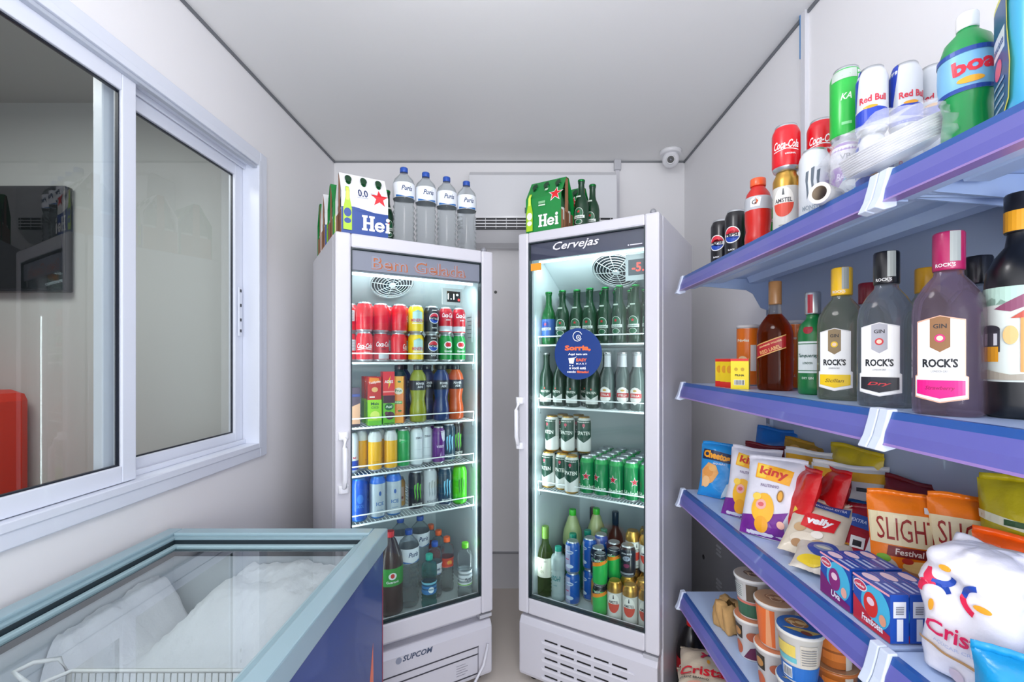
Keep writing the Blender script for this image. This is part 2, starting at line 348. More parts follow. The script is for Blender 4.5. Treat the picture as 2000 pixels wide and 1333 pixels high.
# wire basket
t = thing('wire_basket', 'white wire basket hanging in the near end of the chest freezer', 'basket', (-.6965, .64, .73))
r_ = MB(); r_.tube([(-.17, .25, .03), (.17, .25, .03), (.19, .22, .03), (.19, -.25, .03), (-.19, -.25, .03), (-.19, .22, .03)], .004, 's#e6e2e2', closed=True)
for i in range(26):
    x = -.165+i*.0132; r_.tube([(x, .25, .03), (x, .24, -.12), (x, -.25, -.12)], .0016, 's#e6e2e2', 5)
for i in range(20):
    y = -.24+i*.025; r_.tube([(-.19, y, .03), (-.175, y, -.12), (.175, y, -.12), (.19, y, .03)], .0016, 's#e6e2e2', 5)
r_.build('basket', t)
h = MB(); h.tube([(-.19, .20, .03), (-.22, .205, .045), (-.245, .215, .05), (-.235, .24, .052), (-.20, .255, .05), (-.182, .255, .02), (-.182, .25, -.05)], .0045, 's#e6e2e2'); h.build('handle', t)

# ================================================================ upright glass door fridges
def fridge(side, label, org, ang, Wd, Dp, H, shelves, gl, header, hdr_z, door_z0, stile_l, handle_x, handle_z, fan, extra):
    t = thing('display_fridge', label, 'fridge', (*org, 0), (0, 0, R(ang)), 'glass door display fridges'); wh = 's#cfced6'; li = 's#cfdadd'
    y0 = .056; zb = .28
    b = MB(); b.box(0, .035, y0, Dp, .02, H, wh); b.box(Wd-.035, Wd, y0, Dp, .02, H, wh); b.box(.035, Wd-.035, Dp-.03, Dp, .02, H, wh)
    b.box(.035, Wd-.035, y0, Dp-.03, H-.04, H, wh); b.box(.035, Wd-.035, y0, Dp-.03, zb-.2, zb+.02, wh); b.build('cabinet', t, .004)
    l = MB(); l.box(.035, .041, y0+.004, Dp-.03, zb+.02, H-.04, li); l.box(Wd-.041, Wd-.035, y0+.004, Dp-.03, zb+.02, H-.04, li)
    l.box(.041, Wd-.041, Dp-.036, Dp-.03, zb+.02, H-.04, li); l.box(.041, Wd-.041, y0+.004, Dp-.036, zb+.02, zb+.05, li)
    l.build('liner', t)
    top = H-.045; ev = MB(); ev.prism([(y0+.03, top), (y0+.03, top-.01), (.33, top-.17), (Dp-.04, top-.19), (Dp-.04, top)], .042, Wd-.042, li, 'x'); ev.build('evaporator_cover', t)
    # fan grille lying on the sloped cover
    fx, fy, fr_ = fan; sl = math.atan2(-.16, .33-y0-.03); fz = top-.01-(fy-y0-.03)*.16/(.33-y0-.03)-.001
    g = MB()
    for i in range(7): g.tube([((.014+i*.0125)*fr_/.09*math.cos(2*math.pi*j/28), (.014+i*.0125)*fr_/.09*math.sin(2*math.pi*j/28), -.012-.006*(1-i/7)) for j in range(28)], .0016, 's#d7dcde', 5, True)
    for j in range(8):
        a = j*math.pi/4; g.tube([(.01*math.cos(a), .01*math.sin(a), -.019), (fr_*math.cos(a), fr_*math.sin(a), -.011)], .0018, 's#d7dcde', 5)
    g.lathe([(fr_*1.05, -.014), (fr_*1.08, 0)], 's#e8ecee', n=32, cap=False); g.lathe([(fr_*.98, -.002, '#2f3a40'), (fr_*.98, -.001)], '#2f3a40', n=32); g.lathe([(.012, -.024), (.014, -.014)], 's#d7dcde', n=14)
    o = g.build('fan_grille', t); o.location = (fx, fy, fz); o.rotation_euler = (sl, 0, 0)
    # wire shelves with guard rails
    for z in shelves:
        s_ = MB(); x0, x1, yy = .05, Wd-.05, .088
        s_.tube([(x0, yy, z-.004), (x1, yy, z-.004), (x1, Dp-.06, z-.004), (x0, Dp-.06, z-.004)], .0042, 's#eef2f4', 6, True)
        for i in range(36): x = x0+.012+i*(x1-x0-.024)/35; s_.tube([(x, yy, z-.0015), (x, Dp-.06, z-.0015)], .0015, 's#dfe6e8', 4)
        for k in (.25, .42): s_.tube([(x0, k, z-.0055), (x1, k, z-.0055)], .003, 's#dfe6e8', 5)
        for xx, sg in ((x0, 1), (x1, -1)): s_.tube([(xx, yy+.01, z-.006), (xx-.006*sg, yy+.02, z-.03), (xx-.008*sg, yy+.035, z-.034)], .002, 's#99a4a8', 5)
        so = s_.build('shelf', t)
        MB().tube([(x0, yy+.1, z), (x0, yy+.004, z), (x0, yy-.002, z+.034), (x1, yy-.002, z+.034), (x1, yy+.004, z), (x1, yy+.1, z)], .0028, 's#f2f5f6', 6).build('guard_rail', so)
    # light tube and lamp under the header
    tb = MB(); tb.tube([(.06, .08, hdr_z+.004), (Wd-.06, .08, hdr_z+.004)], .006, 'e#eaf6ff', 8); tb.build('light_tube', t)
    for (lx, ly, lz, rx, pw) in ((Wd/2, .085, hdr_z-.006, 35, 1.0),):
        lm = bpy.data.lights.new('fridge_light', 'AREA'); lm.shape = 'RECTANGLE'; lm.size = Wd-.14; lm.size_y = .02; lm.energy = pw; lm.color = (.86, .96, 1)
        lo = bpy.data.objects.new('fridge_light', lm); S.collection.objects.link(lo); lo.parent = t; lo.location = (lx, ly, lz); lo.rotation_euler = (R(rx), 0, 0)
    for sx, ry in ((.047, -1), (Wd-.047, 1)):
        lm = bpy.data.lights.new('fridge_light', 'AREA'); lm.shape = 'RECTANGLE'; lm.size = .012; lm.size_y = 1.1; lm.energy = .75; lm.color = (.86, .96, 1)
        lo = bpy.data.objects.new('fridge_light', lm); S.collection.objects.link(lo); lo.parent = t; lo.location = (sx, .066, 1.0); lo.rotation_euler = (Matrix.Rotation(R(38)*-ry, 3, 'Z') @ Euler((R(90), 0, R(0))).to_matrix()).to_euler()
        lo.rotation_euler = (R(-90), 0, R(180) + R(40)*ry)
    # door
    gx0, gx1, gz0, gz1 = gl
    d = MB(); d.box(0, gx0, 0, .05, door_z0, H, wh); d.box(gx1, Wd, 0, .05, door_z0, H, wh); d.box(gx0, gx1, 0, .05, gz1, H, wh); d.box(gx0, gx1, 0, .05, door_z0, gz0, wh)
    do = d.build('door', t, .007)
    k = MB(); q = .004
    k.box(gx0, gx0+q, .004, .03, gz0, gz1, '#27343a'); k.box(gx1-q, gx1, .004, .03, gz0, gz1, '#27343a'); k.box(gx0+q, gx1-q, .004, .03, gz0, gz0+q, '#27343a'); k.box(gx0+q, gx1-q, .004, .03, gz1-q, gz1, '#27343a')
    k.box(.012, Wd-.012, .0505, .0555, door_z0+.012, door_z0+.03, '#55585f'); k.box(.012, .03, .0505, .0555, door_z0+.03, H-.03, '#6a6d74'); k.box(Wd-.03, Wd-.012, .0505, .0555, door_z0+.03, H-.03, '#6a6d74')
    k.build('gasket', do)
    MB().box(gx0+q, gx1-q, .012, .018, gz0+q, gz1-q, 't#f4faf9').build('glass_pane', do)
    hd = MB(); hd.box(gx0+q, gx1-q, .019, .022, hdr_z, gz1-q, header[0])
    pl = lambda u, v, e: (u, .0115-e, v)
    decal(hd, header[1], pl, e0=.0003); hd.build('header_panel', do)
    hn = MB(); hz0, hz1 = handle_z; hx_ = handle_x
    hn.tube([(hx_, .002, hz1), (hx_, -.022, hz1-.012), (hx_, -.034, hz1-.04), (hx_, -.034, hz0+.04), (hx_, -.022, hz0+.012), (hx_, .002, hz0)], .0095, 's#eeeef4', 8)
    for z in (hz0, hz1): hn.lathe([(.018, z-.014), (.018, z+.014)], 's#eeeef4', n=12, e=4, ctr=(hx_, .0, 0))
    hn.build('handle', do, .002)
    hg = MB(); hx2 = Wd-.03 if side == 'L' else Wd-.03
    hg.lathe([(.012, H, 's#8d8f96'), (.012, H+.012), (.006, H+.02)], 's#8d8f96', n=12, ctr=(hx2, .03, 0)); hg.build('hinge', t); MB().box(Wd-.06, Wd-.005, .004, .06, door_z0-.022, door_z0-.008, 's#b8b9c0').build('hinge', t)
    extra(t, Wd, Dp, H, door_z0, do)
    return t
def base_panel(t, Wd, z1, art, slots):
    p = MB(); p.prism([(.0, 0.035), (-.004, .05), (-.004, z1-.03), (.01, z1-.004), (.056, z1-.004), (.056, .035)], .006, Wd-.006, 's#cccbd4', 'x'); o = p.build('base_grille', t, .006)
    s_ = MB(); decal(s_, art, lambda u, v, e: (u, -.0045-e, v))
    if slots:
        for r in range(5):
            z = z1-.075-r*.036
            for c in range(5):
                x = .13+c*.072; s_.prism([(x, z+.008), (x+.058, z+.008), (x+.058, z+.002), (x, z+.002)], -.0052, -.004, '#15151a', 'y')
            s_.prism([(.115, z-.001), (.50, z-.001), (.505, z-.006), (.12, z-.012)], -.007, -.0042, 's#dcdbe4', 'y')
    else:
        for z in (.165, .135, .055): s_.box(.04, Wd-.07, -.0052, -.0042, z, z+.005, '#3c3c46')
        s_.box(Wd-.075, Wd-.07, -.0052, -.0042, .05, .17, '#8a8a94')
    s_.build('grille_detail', o)
    for x in (.05, Wd-.05):
        for y in (.06, .5): MB().lathe([(.02, 0), (.02, .035)], '#1c1c20', n=12, ctr=(x, y, 0)).build('foot', t)
def extraL(t, Wd, Dp, H, z0, do):
    base_panel(t, Wd, z0-.03, [('t', 'SUPCOM', .30, .222, .022, '#42506a', {'b': .03, 'sh': .25, 'w': .12}), ('e', .225, .220, .012, .013, '#8d93a6')] + [('r', .46, .115-i*.010, .46+.05*(1 if i % 2 else .8), .117-i*.010, '#8c8c98') for i in range(5)], False)
    d = MB(); d.box(.425, .515, .060, .066, 1.59, 1.66, 's#d9dee0'); d.box(.445, .505, .058, .0602, 1.603, 1.648, '#262a2e')
    d.build('display_case', t, .003)
    d = MB(); decal(d, [('t', '1.1°', .472, 1.626, .026, 'e#dfeef0', {'b': .01}), ('r', .493, 1.609, .502, 1.618, 'e#e03030')], lambda u, v, e: (u, .0578-e, v)); d.build('display_digits', t)
    n = MB(); n.box(Wd-.0425, Wd-.0415, .12, .19, 1.44, 1.57, '#cdd6d8')
    decal(n, [('r', .125, 1.55-i*.018, .18-.01*(i % 3), 1.553-i*.018, '#6a7880') for i in range(6)], lambda u, v, e: (Wd-.0427-e, u, v)); n.build('rating_sticker', t)
    c = MB(); c.tube([(Wd-.03, -.012, .17), (Wd-.06, -.03, .10), (Wd-.12, -.035, .02), (Wd-.2, -.03, .012)], .006, 's#d6d6de'); c.build('drain_hose', t)
fridge('L', 'white display fridge full of soft drinks beside the chest freezer, orange outlined lettering on header', (-.659, 1.633), 31.1, .63, .61, 1.82,
       (1.352, 1.103, .92, .733), (.054, .577, .37, 1.768), ('s#8b8f9c', [('r', .06, 1.69, .571, 1.76, '#7f8492'), ('t', 'Bem Gelada', .318, 1.722, .048, '#b06030', {'b': .035, 'w': .38}), ('t', 'Bem Gelada', .3165, 1.7235, .047, '#8a8fa0', {'b': -.002, 'w': .376})]),
       1.684, .295, .054, .027, (.90, 1.09), (.255, .20, .085), extraL)
def extraR(t, Wd, Dp, H, z0, do):
    base_panel(t, Wd, z0-.012, [], True)
    d = MB(); d.box(.448, .55, .060, .066, 1.665, 1.765, 's#dfe6ea'); d.box(.46, .55, .0585, .0602, 1.685, 1.745, '#6c727a'); d.build('display_case', t, .003)
    d = MB(); decal(d, [('t', '-5.0', .51, 1.715, .034, 'e#ff4038', {'b': .01})], lambda u, v, e: (u, .058-e, v)); d.build('display_digits', t)
    n = MB(); n.box(.056, .105, .0105, .0118, 1.735, 1.765, '#f0a030'); n.build('orange_sticker', do)
    k = MB(); cx, cz, r = .27, 1.385, .102
    k.lathe([(r, .0), (r, .001)], '#163a80', n=48)
    o = k.build('round_sticker', do); o.location = (cx, .0115, cz); o.rotation_euler = (R(90), 0, 0)
    k = MB(); w = '#f4f6fa'; og = '#ff7340'
    decal(k, [('t', 'Sorria,', 0, .022, .025, og, {'b': .05, 'w': .112}), ('t', 'Aqui tem um', 0, -.002, .0115, w, {'b': .03, 'w': .082}), ('p', [(-.04, -.017), (-.012, -.014), (-.018, -.040), (-.036, -.038)], w), ('e', -.033, -.046, .003, .003, w), ('e', -.021, -.047, .003, .003, w),
              ('p', [(-.012, -.014), (-.004, -.010), (-.004, -.012), (-.012, -.017)], w), ('t', 'EASY', .017, -.024, .012, og, {'b': .04, 'w': .045}), ('t', 'M A R T', .017, -.039, .007, w, {'w': .045}),
              ('t', 'e você está', 0, -.056, .011, w, {'b': .03, 'w': .072}), ('t', 'sendo', -.026, -.071, .009, w, {'b': .03, 'w': .038}), ('t', 'filmado!', .022, -.071, .010, og, {'b': .04, 'w': .05}),
              ('a', 0, .07, .021, .003, 20, 330, w), ('a', .004, .066, .010, .003, 0, 360, w), ('e', .004, .066, .003, .003, w)], lambda u, v, e: (cx+u, .0103-e, cz+v)); k.build('sticker_print', do)
fridge('R', 'white display fridge full of beer, round navy sticker on its glass door', (-.013, 1.957), -31.1, .593, .585, 1.895,
       (1.428, 1.16, .80), (.048, .54, .362, 1.852), ('s#4e4860', [('t', 'Cervejas', .26, 1.820, .042, '#eceaf4', {'b': .012, 'sh': .35, 'w': .20}), ('e', .476, 1.79, .003, .003, '#d8d6e4'), ('r', .482, 1.788, .528, 1.792, '#d8d6e4')]),
       1.780, .295, .048, .012, (1.0, 1.19), (.355, .225, .098), extraR)

# ================================================================ wall shelving, two bays
SH = (1.673, 1.272, .868, .479)
def bay(y0, y1, label):
    t = thing('shelving_unit', label, 'shelves', (0, y0, 0)); L_ = y1-y0; st = 's#b4c8ea'
    MB().box(.944, .952, .004, L_-.004, .09, 1.70, 's#a3b0c6').build('back_panel', t)
    for y in ((0.0, L_-.03) if y0 > .5 else (0.0,)):
        u = MB(); u.box(.932, .966, y, y+.028, 0, 1.72, 's#b4c1d6')
        for i in range(32): z = .12+i*.05; u.box(.9312, .932, y+.006, y+.010, z, z+.03, '#2b3648'); u.box(.9312, .932, y+.018, y+.022, z, z+.03, '#2b3648')
        u.build('upright', t)
    MB().box(.64, .944, .01, L_-.01, 0, .09, st).build('base_deck', t)
    for z in SH:
        s_ = MB(); s_.box(.622, .943, .003, L_-.003, z-.004, z, st); s_.box(.622, .626, .003, L_-.003, z-.038, z-.004, st); s_.box(.626, .66, .003, L_-.003, z-.042, z-.038, st)
        for a, b_ in ((.70, .76), (.84, .90)): s_.prism([(a, z-.004), (a+.01, z-.026), (b_-.01, z-.026), (b_, z-.004)], .04, L_-.04, st, 'y')
        for y in (.003, L_-.009): s_.box(.626, .943, y, y+.006, z-.034, z-.004, st)
        so = s_.build('shelf', t)
        for y in (.012, L_-.018):
            MB().prism([(.932, z-.005), (.932, z-.125), (.905, z-.115), (.875, z-.062), (.85, z-.048), (.66, z-.032), (.64, z-.005)], y, y+.005, 's#9fb3d6', 'y').build('bracket', so)
        r = MB(); r.prism([(.622, z+.003), (.612, z+.003), (.608, z-.009), (.620, z-.009)], .02, L_-.02, 's#1c509c', 'y')
        r.prism([(.608, z-.009), (.6195, z-.009), (.6195, z-.046), (.597, z-.048), (.600, z-.030)], .02, L_-.02, 's#6262b0', 'y')
        r.prism([(.597, z-.048), (.6195, z-.048), (.6195, z-.051), (.595, z-.052)], .02, L_-.02, 's#9478b8', 'y'); r.build('price_rail', so)
        for y in (-.001, L_-.019):
            MB().prism([(.622, z+.007), (.606, z+.006), (.602, z-.012), (.594, z-.040), (.584, z-.060), (.600, z-.064), (.6205, z-.058)], y, y+.02, 's#d4def0', 'y').build('end_cap', so, .002)
bay(.783, 1.756, 'far bay of blue-grey wall shelving, its end next to the beer fridge')
bay(-.19, .779, 'near bay of blue-grey wall shelving at the right edge of the picture')
# ================================================================ products
SIL = 'm#c9cdd2'; GLD = 'm#c79a48'
def can(key, r, h, base, art=(), rim=SIL, bands=(), th=0, name='drink_can'):
    def bld(root):
        pr = [(r-.010, 0, rim), (r-.004, .003), (r-.001, .010, base), (r, .014)]
        for z, c in bands: pr.append((r, z, c))
        pr += [(r, h-.022), (r-.002, h-.014), (r-.0065, h-.005, rim), (r-.0065, h-.001), (r-.009, h)]
        b = MB(); b.lathe(pr, base, 26, cap=True); decal(b, art, cyl(pr, th=th), du=.005, dv=.011); b.build('body', root)
        l = MB(); l.lathe([(r-.0105, h-.003), (r-.0105, h-.0022)], rim, 20); l.lathe([(r-.0085, h-.003), (r-.0078, h+.0008), (r-.0105, h+.0008), (r-.0108, h-.003)], rim, 20, cap=False)
        l.box(-.004, .004, -.014, .006, h-.0018, h-.0006, rim); l.build('lid', root)
    kind(key, name, 'can', bld)
W_ = '#f2f2f4'
can('coke', .032, .116, 's#d81020', [('t', 'Coca-Cola', 0, .062, .020, W_, {'b': .02, 'sh': .35, 'w': .060}), ('p', [(-.03, .046), (0, .050), (.03, .046), (.03, .048), (0, .052), (-.03, .048)], W_), ('t', 'ORIGINAL', .01, .038, .004, W_)])
can('cokeback', .032, .116, 's#d81020', [('r', -.006, .045, .022, .088, '#d6d8dc')] + [('r', -.003, .05+i*.006, .018, .0515+i*.006, '#7c8088') for i in range(6)])
can('cokezero', .032, .116, 's#c81424', [('t', 'Coca-Cola', 0, .070, .020, W_, {'b': .02, 'sh': .35, 'w': .060}), ('t', 'ZERO', .0, .052, .007, '#1c1c20', {'b': .02}), ('r', -.02, .012, .03, .034, '#c8ccd0'), ('r', .028, .05, .05, .09, '#c8ccd0')])
can('cokeslim', .0285, .116, 's#d01428', [('t', 'Coca-Cola', 0, .082, .020, W_, {'b': .02, 'sh': .35, 'w': .052}), ('t', 'ZERO', 0, .062, .006, W_)], bands=[(.014, 's#b8bcc4'), (.036, 's#c01828')])
can('yellow', .032, .116, 's#f0cc10', [('r', -.022, .046, .022, .088, '#b8dcd8'), ('p', [(-.02, .088), (0, .097), (.02, .088)], '#9cc8cc'), ('t', 'MINERVA', 0, .054, .013, '#c84858', {'b': .03, 'w': .056}), ('r', -.024, .040, .024, .0425, W_)])
def globe(z, s=1): return [('e', 0, z, .0225*s, .0225*s, W_), ('p', [(.020*s*math.cos(R(a)), z+.020*s*math.sin(R(a))) for a in range(12, 175, 9)] + [(-.01*s, z+.008*s), (.006*s, z+.011*s)], '#d8283c'),
                             ('p', [(.020*s*math.cos(R(a)), z+.020*s*math.sin(R(a))) for a in range(190, 345, 9)] + [(.008*s, z-.011*s), (-.006*s, z-.008*s)], '#1c48b0'), ('t', 'PEPSI', 0, z, .0085*s, '#101018', {'b': .05, 'w': .033*s})]
can('pepsi', .032, .116, 's#14181e', globe(.066) + [('t', 'BLACK', 0, .026, .005, W_, {'b': .03}), ('r', -.01, .098, .01, .100, W_)])
can('pepsislim', .0315, .150, 's#17171d', globe(.072, 1.15) + [('t', 'BLACK', 0, .026, .005, W_, {'b': .03})])
can('guarana', .0285, .116, 's#0a8c3c', [('e', 0, .072, .019, .015, W_), ('e', -.005, .073, .009, .010, '#d02030'), ('e', .006, .073, .008, .009, '#d02030'), ('p', [(-.006, .064), (.006, .064), (0, .054)], W_), ('t', 'Guaraná', 0, .046, .009, W_, {'b': .02, 'sh': .2, 'w': .036})])
CL = [('p', [(x-.003, .115-abs(x)*.6), (x+.0035, .118-abs(x)*.6), (x+.001, .085), (x+.003, .060), (x-.001, .040+abs(x)*.6), (x-.0015, .065), (x-.004, .09)], 'CC') for x in (-.011, 0, .011)]
def monster(key, base, cc, tx, rim=SIL, h=.162):
    can(key, .031, h, base, [tuple(y if y != 'CC' else cc for y in a) for a in CL] + [('t', 'MONSTER', 0, .028, .011, tx, {'b': .02, 'w': .044}), ('t', 'ENERGY', 0, .0205, .003, tx)], rim)
monster('mon_black', 's#12181a', '#5ab82c', '#d8dcd8'); monster('mon_blue', 's#1c3c50', '#78c8e8', '#d0d8dc'); monster('mon_lime', 's#48c818', '#2c7c18', '#2a8a1c', 'm#58b830')
monster('mon_white', 's#ccd2d6', '#9aa4aa', '#8c949a'); monster('mon_zero', 's#d2d6da', '#586470', '#8c98a2')
can('tallyellow', .0265, .157, 's#eeb008', [('r', -.018, .04, .018, .0412, '#b07c10')], bands=[(.118, 's#d2d4d2')])
can('tallgreen', .0265, .157, 's#1c9848', [('p', [(-.025, .12), (.0, .115), (-.025, .108)], '#a8d8b0'), ('p', [(-.02, .10), (.01, .112), (-.02, .113)], '#3cb868')])
can('tallwhite', .0265, .157, 's#d8e0e4', [('t', 'ZERO', 0, .118, .008, '#30343a', {'b': .03}), ('r', -.018, .035, .018, .036, '#a8b4ba'), ('r', -.018, .07, .018, .071, '#b0bcc2')])
can('tallpurple', .0265, .157, 's#5c1c78', [('p', [(.0, .14), (.035, .14), (.035, .10), (.012, .094), (.005, .11)], '#d0ccd8'), ('p', [(-.004, .03), (.002, .055), (.003, .03)], '#c8b0d8'), ('t', 'VIBES', 0, .075, .010, '#d8c8e4', {'sh': .2, 'w': .034})])
can('rbtall', .0265, .157, 's#c8ccd4', [('r', -.03, .014, .03, .05, '#2040a0'), ('t', 'Red Bull', 0, .062, .008, '#d03040', {'b': .02, 'w': .03})])
can('bluecan', .033, .165, 's#1450b8', [('e', 0, .09, .012, .018, '#3c78d0'), ('t', 'SKOL', 0, .062, .012, '#4c88d8', {'w': .03})], 'm#3c80d0')
can('icecan', .031, .165, 's#b8c4cc', [('e', 0, .100, .005, .009, '#3c64a8'), ('t', 'ICE', 0, .06, .014, '#4c74ac', {'w': .03}), ('r', -.012, .035, .012, .037, '#7c94b4')], 'm#4c8cd8', bands=[(.138, 's#2c6cd0')])
can('spaten', .031, .157, 's#dcdcd8', [('p', [(-.040, .142), (.040, .142), (.040, .072), (0, .048), (-.040, .072)], '#12402e'), ('e', 0, .122, .006, .007, '#c05060'), ('p', [(-.003, .114), (.003, .114), (0, .110)], '#d8d0d0'), ('t', 'SPATEN', 0, .088, .016, '#e8e8e0', {'b': .02, 'w': .060})], GLD, bands=[(.07, 's#d0d0ca')])
can('heincan', .030, .157, 's#0e7c40', [('s', 0, .080, .0195, W_), ('s', 0, .080, .0160, '#c01c2c'), ('t', 'Heineken', 0, .036, .020, '#d8e8d8', {'b': .03, 'w': .090})], bands=[(.135, 's#2c9c50')])
can('blueload', .0305, .132, 's#1c58b0', [('r', -.048, .012, -.008, .118, '#a8a8c8'), ('e', -.012, .092, .018, .008, '#c8d4e8'), ('t', 'BRAHMA', -.012, .092, .007, '#3c5ca8', {'b': .02, 'w': .03}), ('r', -.03, .060, -.014, .064, '#c03860'), ('e', -.012, .034, .018, .008, '#c8d4e8'), ('r', .012, .10, .022, .103, '#a8c4e8')])
can('ginger', .0300, .124, 's#2cb04c', [('p', [(-.047, .080), (.047, .104), (.047, .128), (-.047, .128)], '#14181c'), ('p', [(-.047, .068), (.047, .096), (.047, .109), (-.047, .084)], '#f08c14'), ('t', 'MIX', .0, .103, .010, '#c8ccc8', {'b': .02, 'w': .026, 'rot': 14})])
can('mixyellow', .0300, .124, 's#c89438', [('r', -.01, .03, .02, .09, '#d8b8a0'), ('r', -.005, .04, .015, .05, '#905040')])
can('blackcan', .0315, .124, 's#16181e', [('t', 'JOHN BEERS', 0, .096, .008, '#c8ccd2', {'b': .02, 'w': .044}), ('e', 0, .078, .015, .010, '#8890a0'), ('t', '117', 0, .078, .009, '#16181e', {'w': .018}), ('e', 0, .05, .012, .008, '#6c2440'), ('r', -.03, .014, .03, .022, '#7c8088')])
can('amstel', .0300, .157, 's#d4d2cc', [('e', 0, .082, .0235, .034, '#f0ece4'), ('p', [(.0235*math.cos(R(a)), .076+.034*math.sin(R(a))) for a in range(180, 361, 12)], '#d84c38'), ('t', 'AMSTEL', 0, .083, .011, '#30303a', {'b': .02, 'w': .040}), ('p', [(-.003, .096), (.003, .096), (.001, .112), (-.001, .112)], '#54585c'), ('r', -.01, .02, .01, .023, '#a8a6a0')], GLD, bands=[(.118, GLD)])
can('redbull', .0265, .133, 's#d2d6dc', [('p', [(-.042, .132), (-.018, .132), (-.030, .050), (-.042, .05)], '#2040b0'), ('p', [(-.042, .012), (.042, .012), (.042, .044), (0, .050), (-.042, .044)], '#1c40b8'), ('t', 'Red Bull', .004, .066, .013, '#d02840', {'b': .03, 'w': .046}), ('e', .0, .050, .012, .003, '#e8a020')])
can('greenshelf', .0300, .158, 's#20b440', [('r', .022, .012, .046, .145, '#d0d6d2'), ('t', 'KA', .0, .09, .014, '#d8f0d8', {'sh': .3, 'w': .02}), ('r', -.008, .03, .01, .036, '#88d898'), ('r', -.03, .128, .02, .150, '#b8c4bc')])
can('purpleshelf', .0280, .157, 's#7c28a8', [('r', -.05, .10, .05, .145, '#d8d4dc'), ('t', 'BALY', 0, .078, .016, '#d8c8ec', {'sh': .2, 'w': .034}), ('t', 'VB', 0, .12, .012, '#2c2c38')])

def bottle(key, prof, body, cap, label=None, art=(), e=2, n=26, cat='bottle', name='drink_bottle', th=0, extra=None, bump=None, caplabel='cap', capart=()):
    """cap (r, z0, z1, material); label (z0, z1, material, theta half width or None)"""
    def bld(root):
        b = MB(); b.lathe(prof, body, n, e, bump=bump); b.build('glass_body' if body[0] == 'g' else 'body', root)
        if cap:
            c = MB(); r, z0, z1, k = cap; c.lathe([(r*.97, z0), (r, z0+.003), (r, z1-.003), (r*.93, z1)], k, 20); decal(c, capart, cyl([(r, z0), (r, z1)]), du=.005); c.build('cap', root)
        if label:
            z0, z1, k = label[:3]; lp = [(radius_at(prof, z)+.0005, z) for z in [z0+(z1-z0)*i/6 for i in range(7)]]
            l = MB()
            if k: l.lathe(lp, k, 32 if e == 2 else n, e, cap=False)
            decal(l, art, cyl(lp, e, th), du=.006 if e == 2 else .004, dv=.02, e0=.0005, de=.00016); l.build('label', root)
        if extra: extra(root)
    kind(key, name, cat, bld)
CLR = 'g#eef6f8'
def pet(r, h, k=None):   # water bottle outline
    return [(r*.7, 0), (r*.95, .006), (r, .02)] + [(r*(1-.11*(i % 2)), .028+i*.0105*h/.31) for i in range(14)] + [(r, .185*h/.31), (r, .245*h/.31), (r*.86, .262*h/.31), (r*.5, h-.032), (.0145, h-.022), (.0135, h-.006)]
PU = [('t', 'Puris', .004, 0, .020, '#28406c', {'b': .0, 'sh': .3, 'w': .044})]
bottle('water15', pet(.043, .315), CLR, (.0160, .295, .315, 's#1c4ca8'), (.186, .246, '#e8edf4'), [('p', [(-.04, .196), (0, .188), (.04, .196), (.04, .187), (-.04, .187)], '#2a6cb0')] + [('t', 'Puris', .006, .222, .020, '#28406c', {'sh': .3, 'w': .044})])
bottle('water5', pet(.032, .235), CLR, (.0145, .216, .236, 's#1c50b0'), (.10, .150, '#e8edf4'), [('r', -.02, .102, .02, .106, '#2a6cb0'), ('t', 'Puris', 0, .125, .014, '#28406c', {'sh': .3, 'w': .03})])
bottle('watergreen', pet(.032, .235), CLR, (.0150, .215, .237, 's#68c820'), (.062, .125, '#e4eaee'), [('r', -.1, .064, .1, .068, '#7cc83c'), ('t', 'Puris', 0, .088, .014, '#283c50', {'sh': .3, 'w': .03})])
bottle('waterteal', pet(.032, .220), 'g#68d0cc', (.0150, .200, .222, 's#18a890'), (.065, .115, '#2078b8'), [('r', -.1, .107, .1, .115, '#78c8dc'), ('e', 0, .085, .012, .012, '#d8e8f0'), ('t', 'AQUA', 0, .085, .006, '#2078b8')])
def soda(r, h): return [(r*.7, 0), (r*.98, .008), (r, .03), (r*.96, .09*h/.33), (r, .11*h/.33), (r, .2*h/.33), (r*.9, .235*h/.33), (r*.45, h-.035), (.0150, h-.024), (.014, h-.005)]
bottle('guarana2', soda(.051, .33), 's#2c1612', (.0165, .308, .331, 's#d81818'), (.125, .195, '#1c9838'), [('e', -.0, .165, .016, .014, W_), ('e', 0, .166, .008, .009, '#d02020'), ('t', 'Guaraná', 0, .142, .010, W_, {'w': .05})])
bottle('cola2', soda(.054, .335), 's#0c0808', (.0165, .310, .335, 's#e01818'), (.125, .19, '#c81420'), [('t', 'Coca-Cola', 0, .158, .024, W_, {'sh': .35, 'w': .08})])
bottle('fantasmall', pet(.031, .235), 'g#e8ecec', (.0150, .214, .236, 's#f06420'), (.110, .150, '#d84828'), [('e', 0, .13, .012, .010, '#f0a040'), ('t', 'LARANJA', 0, .13, .006, '#203c80', {'w': .025})])
def power(key, liq):
    bottle(key, [(.026, 0), (.034, .006), (.0345, .05), (.028, .085), (.0275, .10), (.034, .135), (.0345, .175), (.030, .195), (.019, .212), (.017, .22)], liq, (.0195, .215, .236, 's#20242c'), (.132, .172, '#181c26'),
           [('t', 'POWER', 0, .159, .010, '#dcdce0', {'b': .03, 'w': .034}), ('t', 'ADE', 0, .146, .009, '#dcdce0', {'b': .03, 'w': .022})])
power('pw_yellow', 's#8c9420'); power('pw_navy', 's#20284c'); power('pw_blue', 's#1c3468'); power('pw_orange', 's#b84c18'); power('pw_teal', 's#14484c'); power('pw_gold', 's#7c6818')
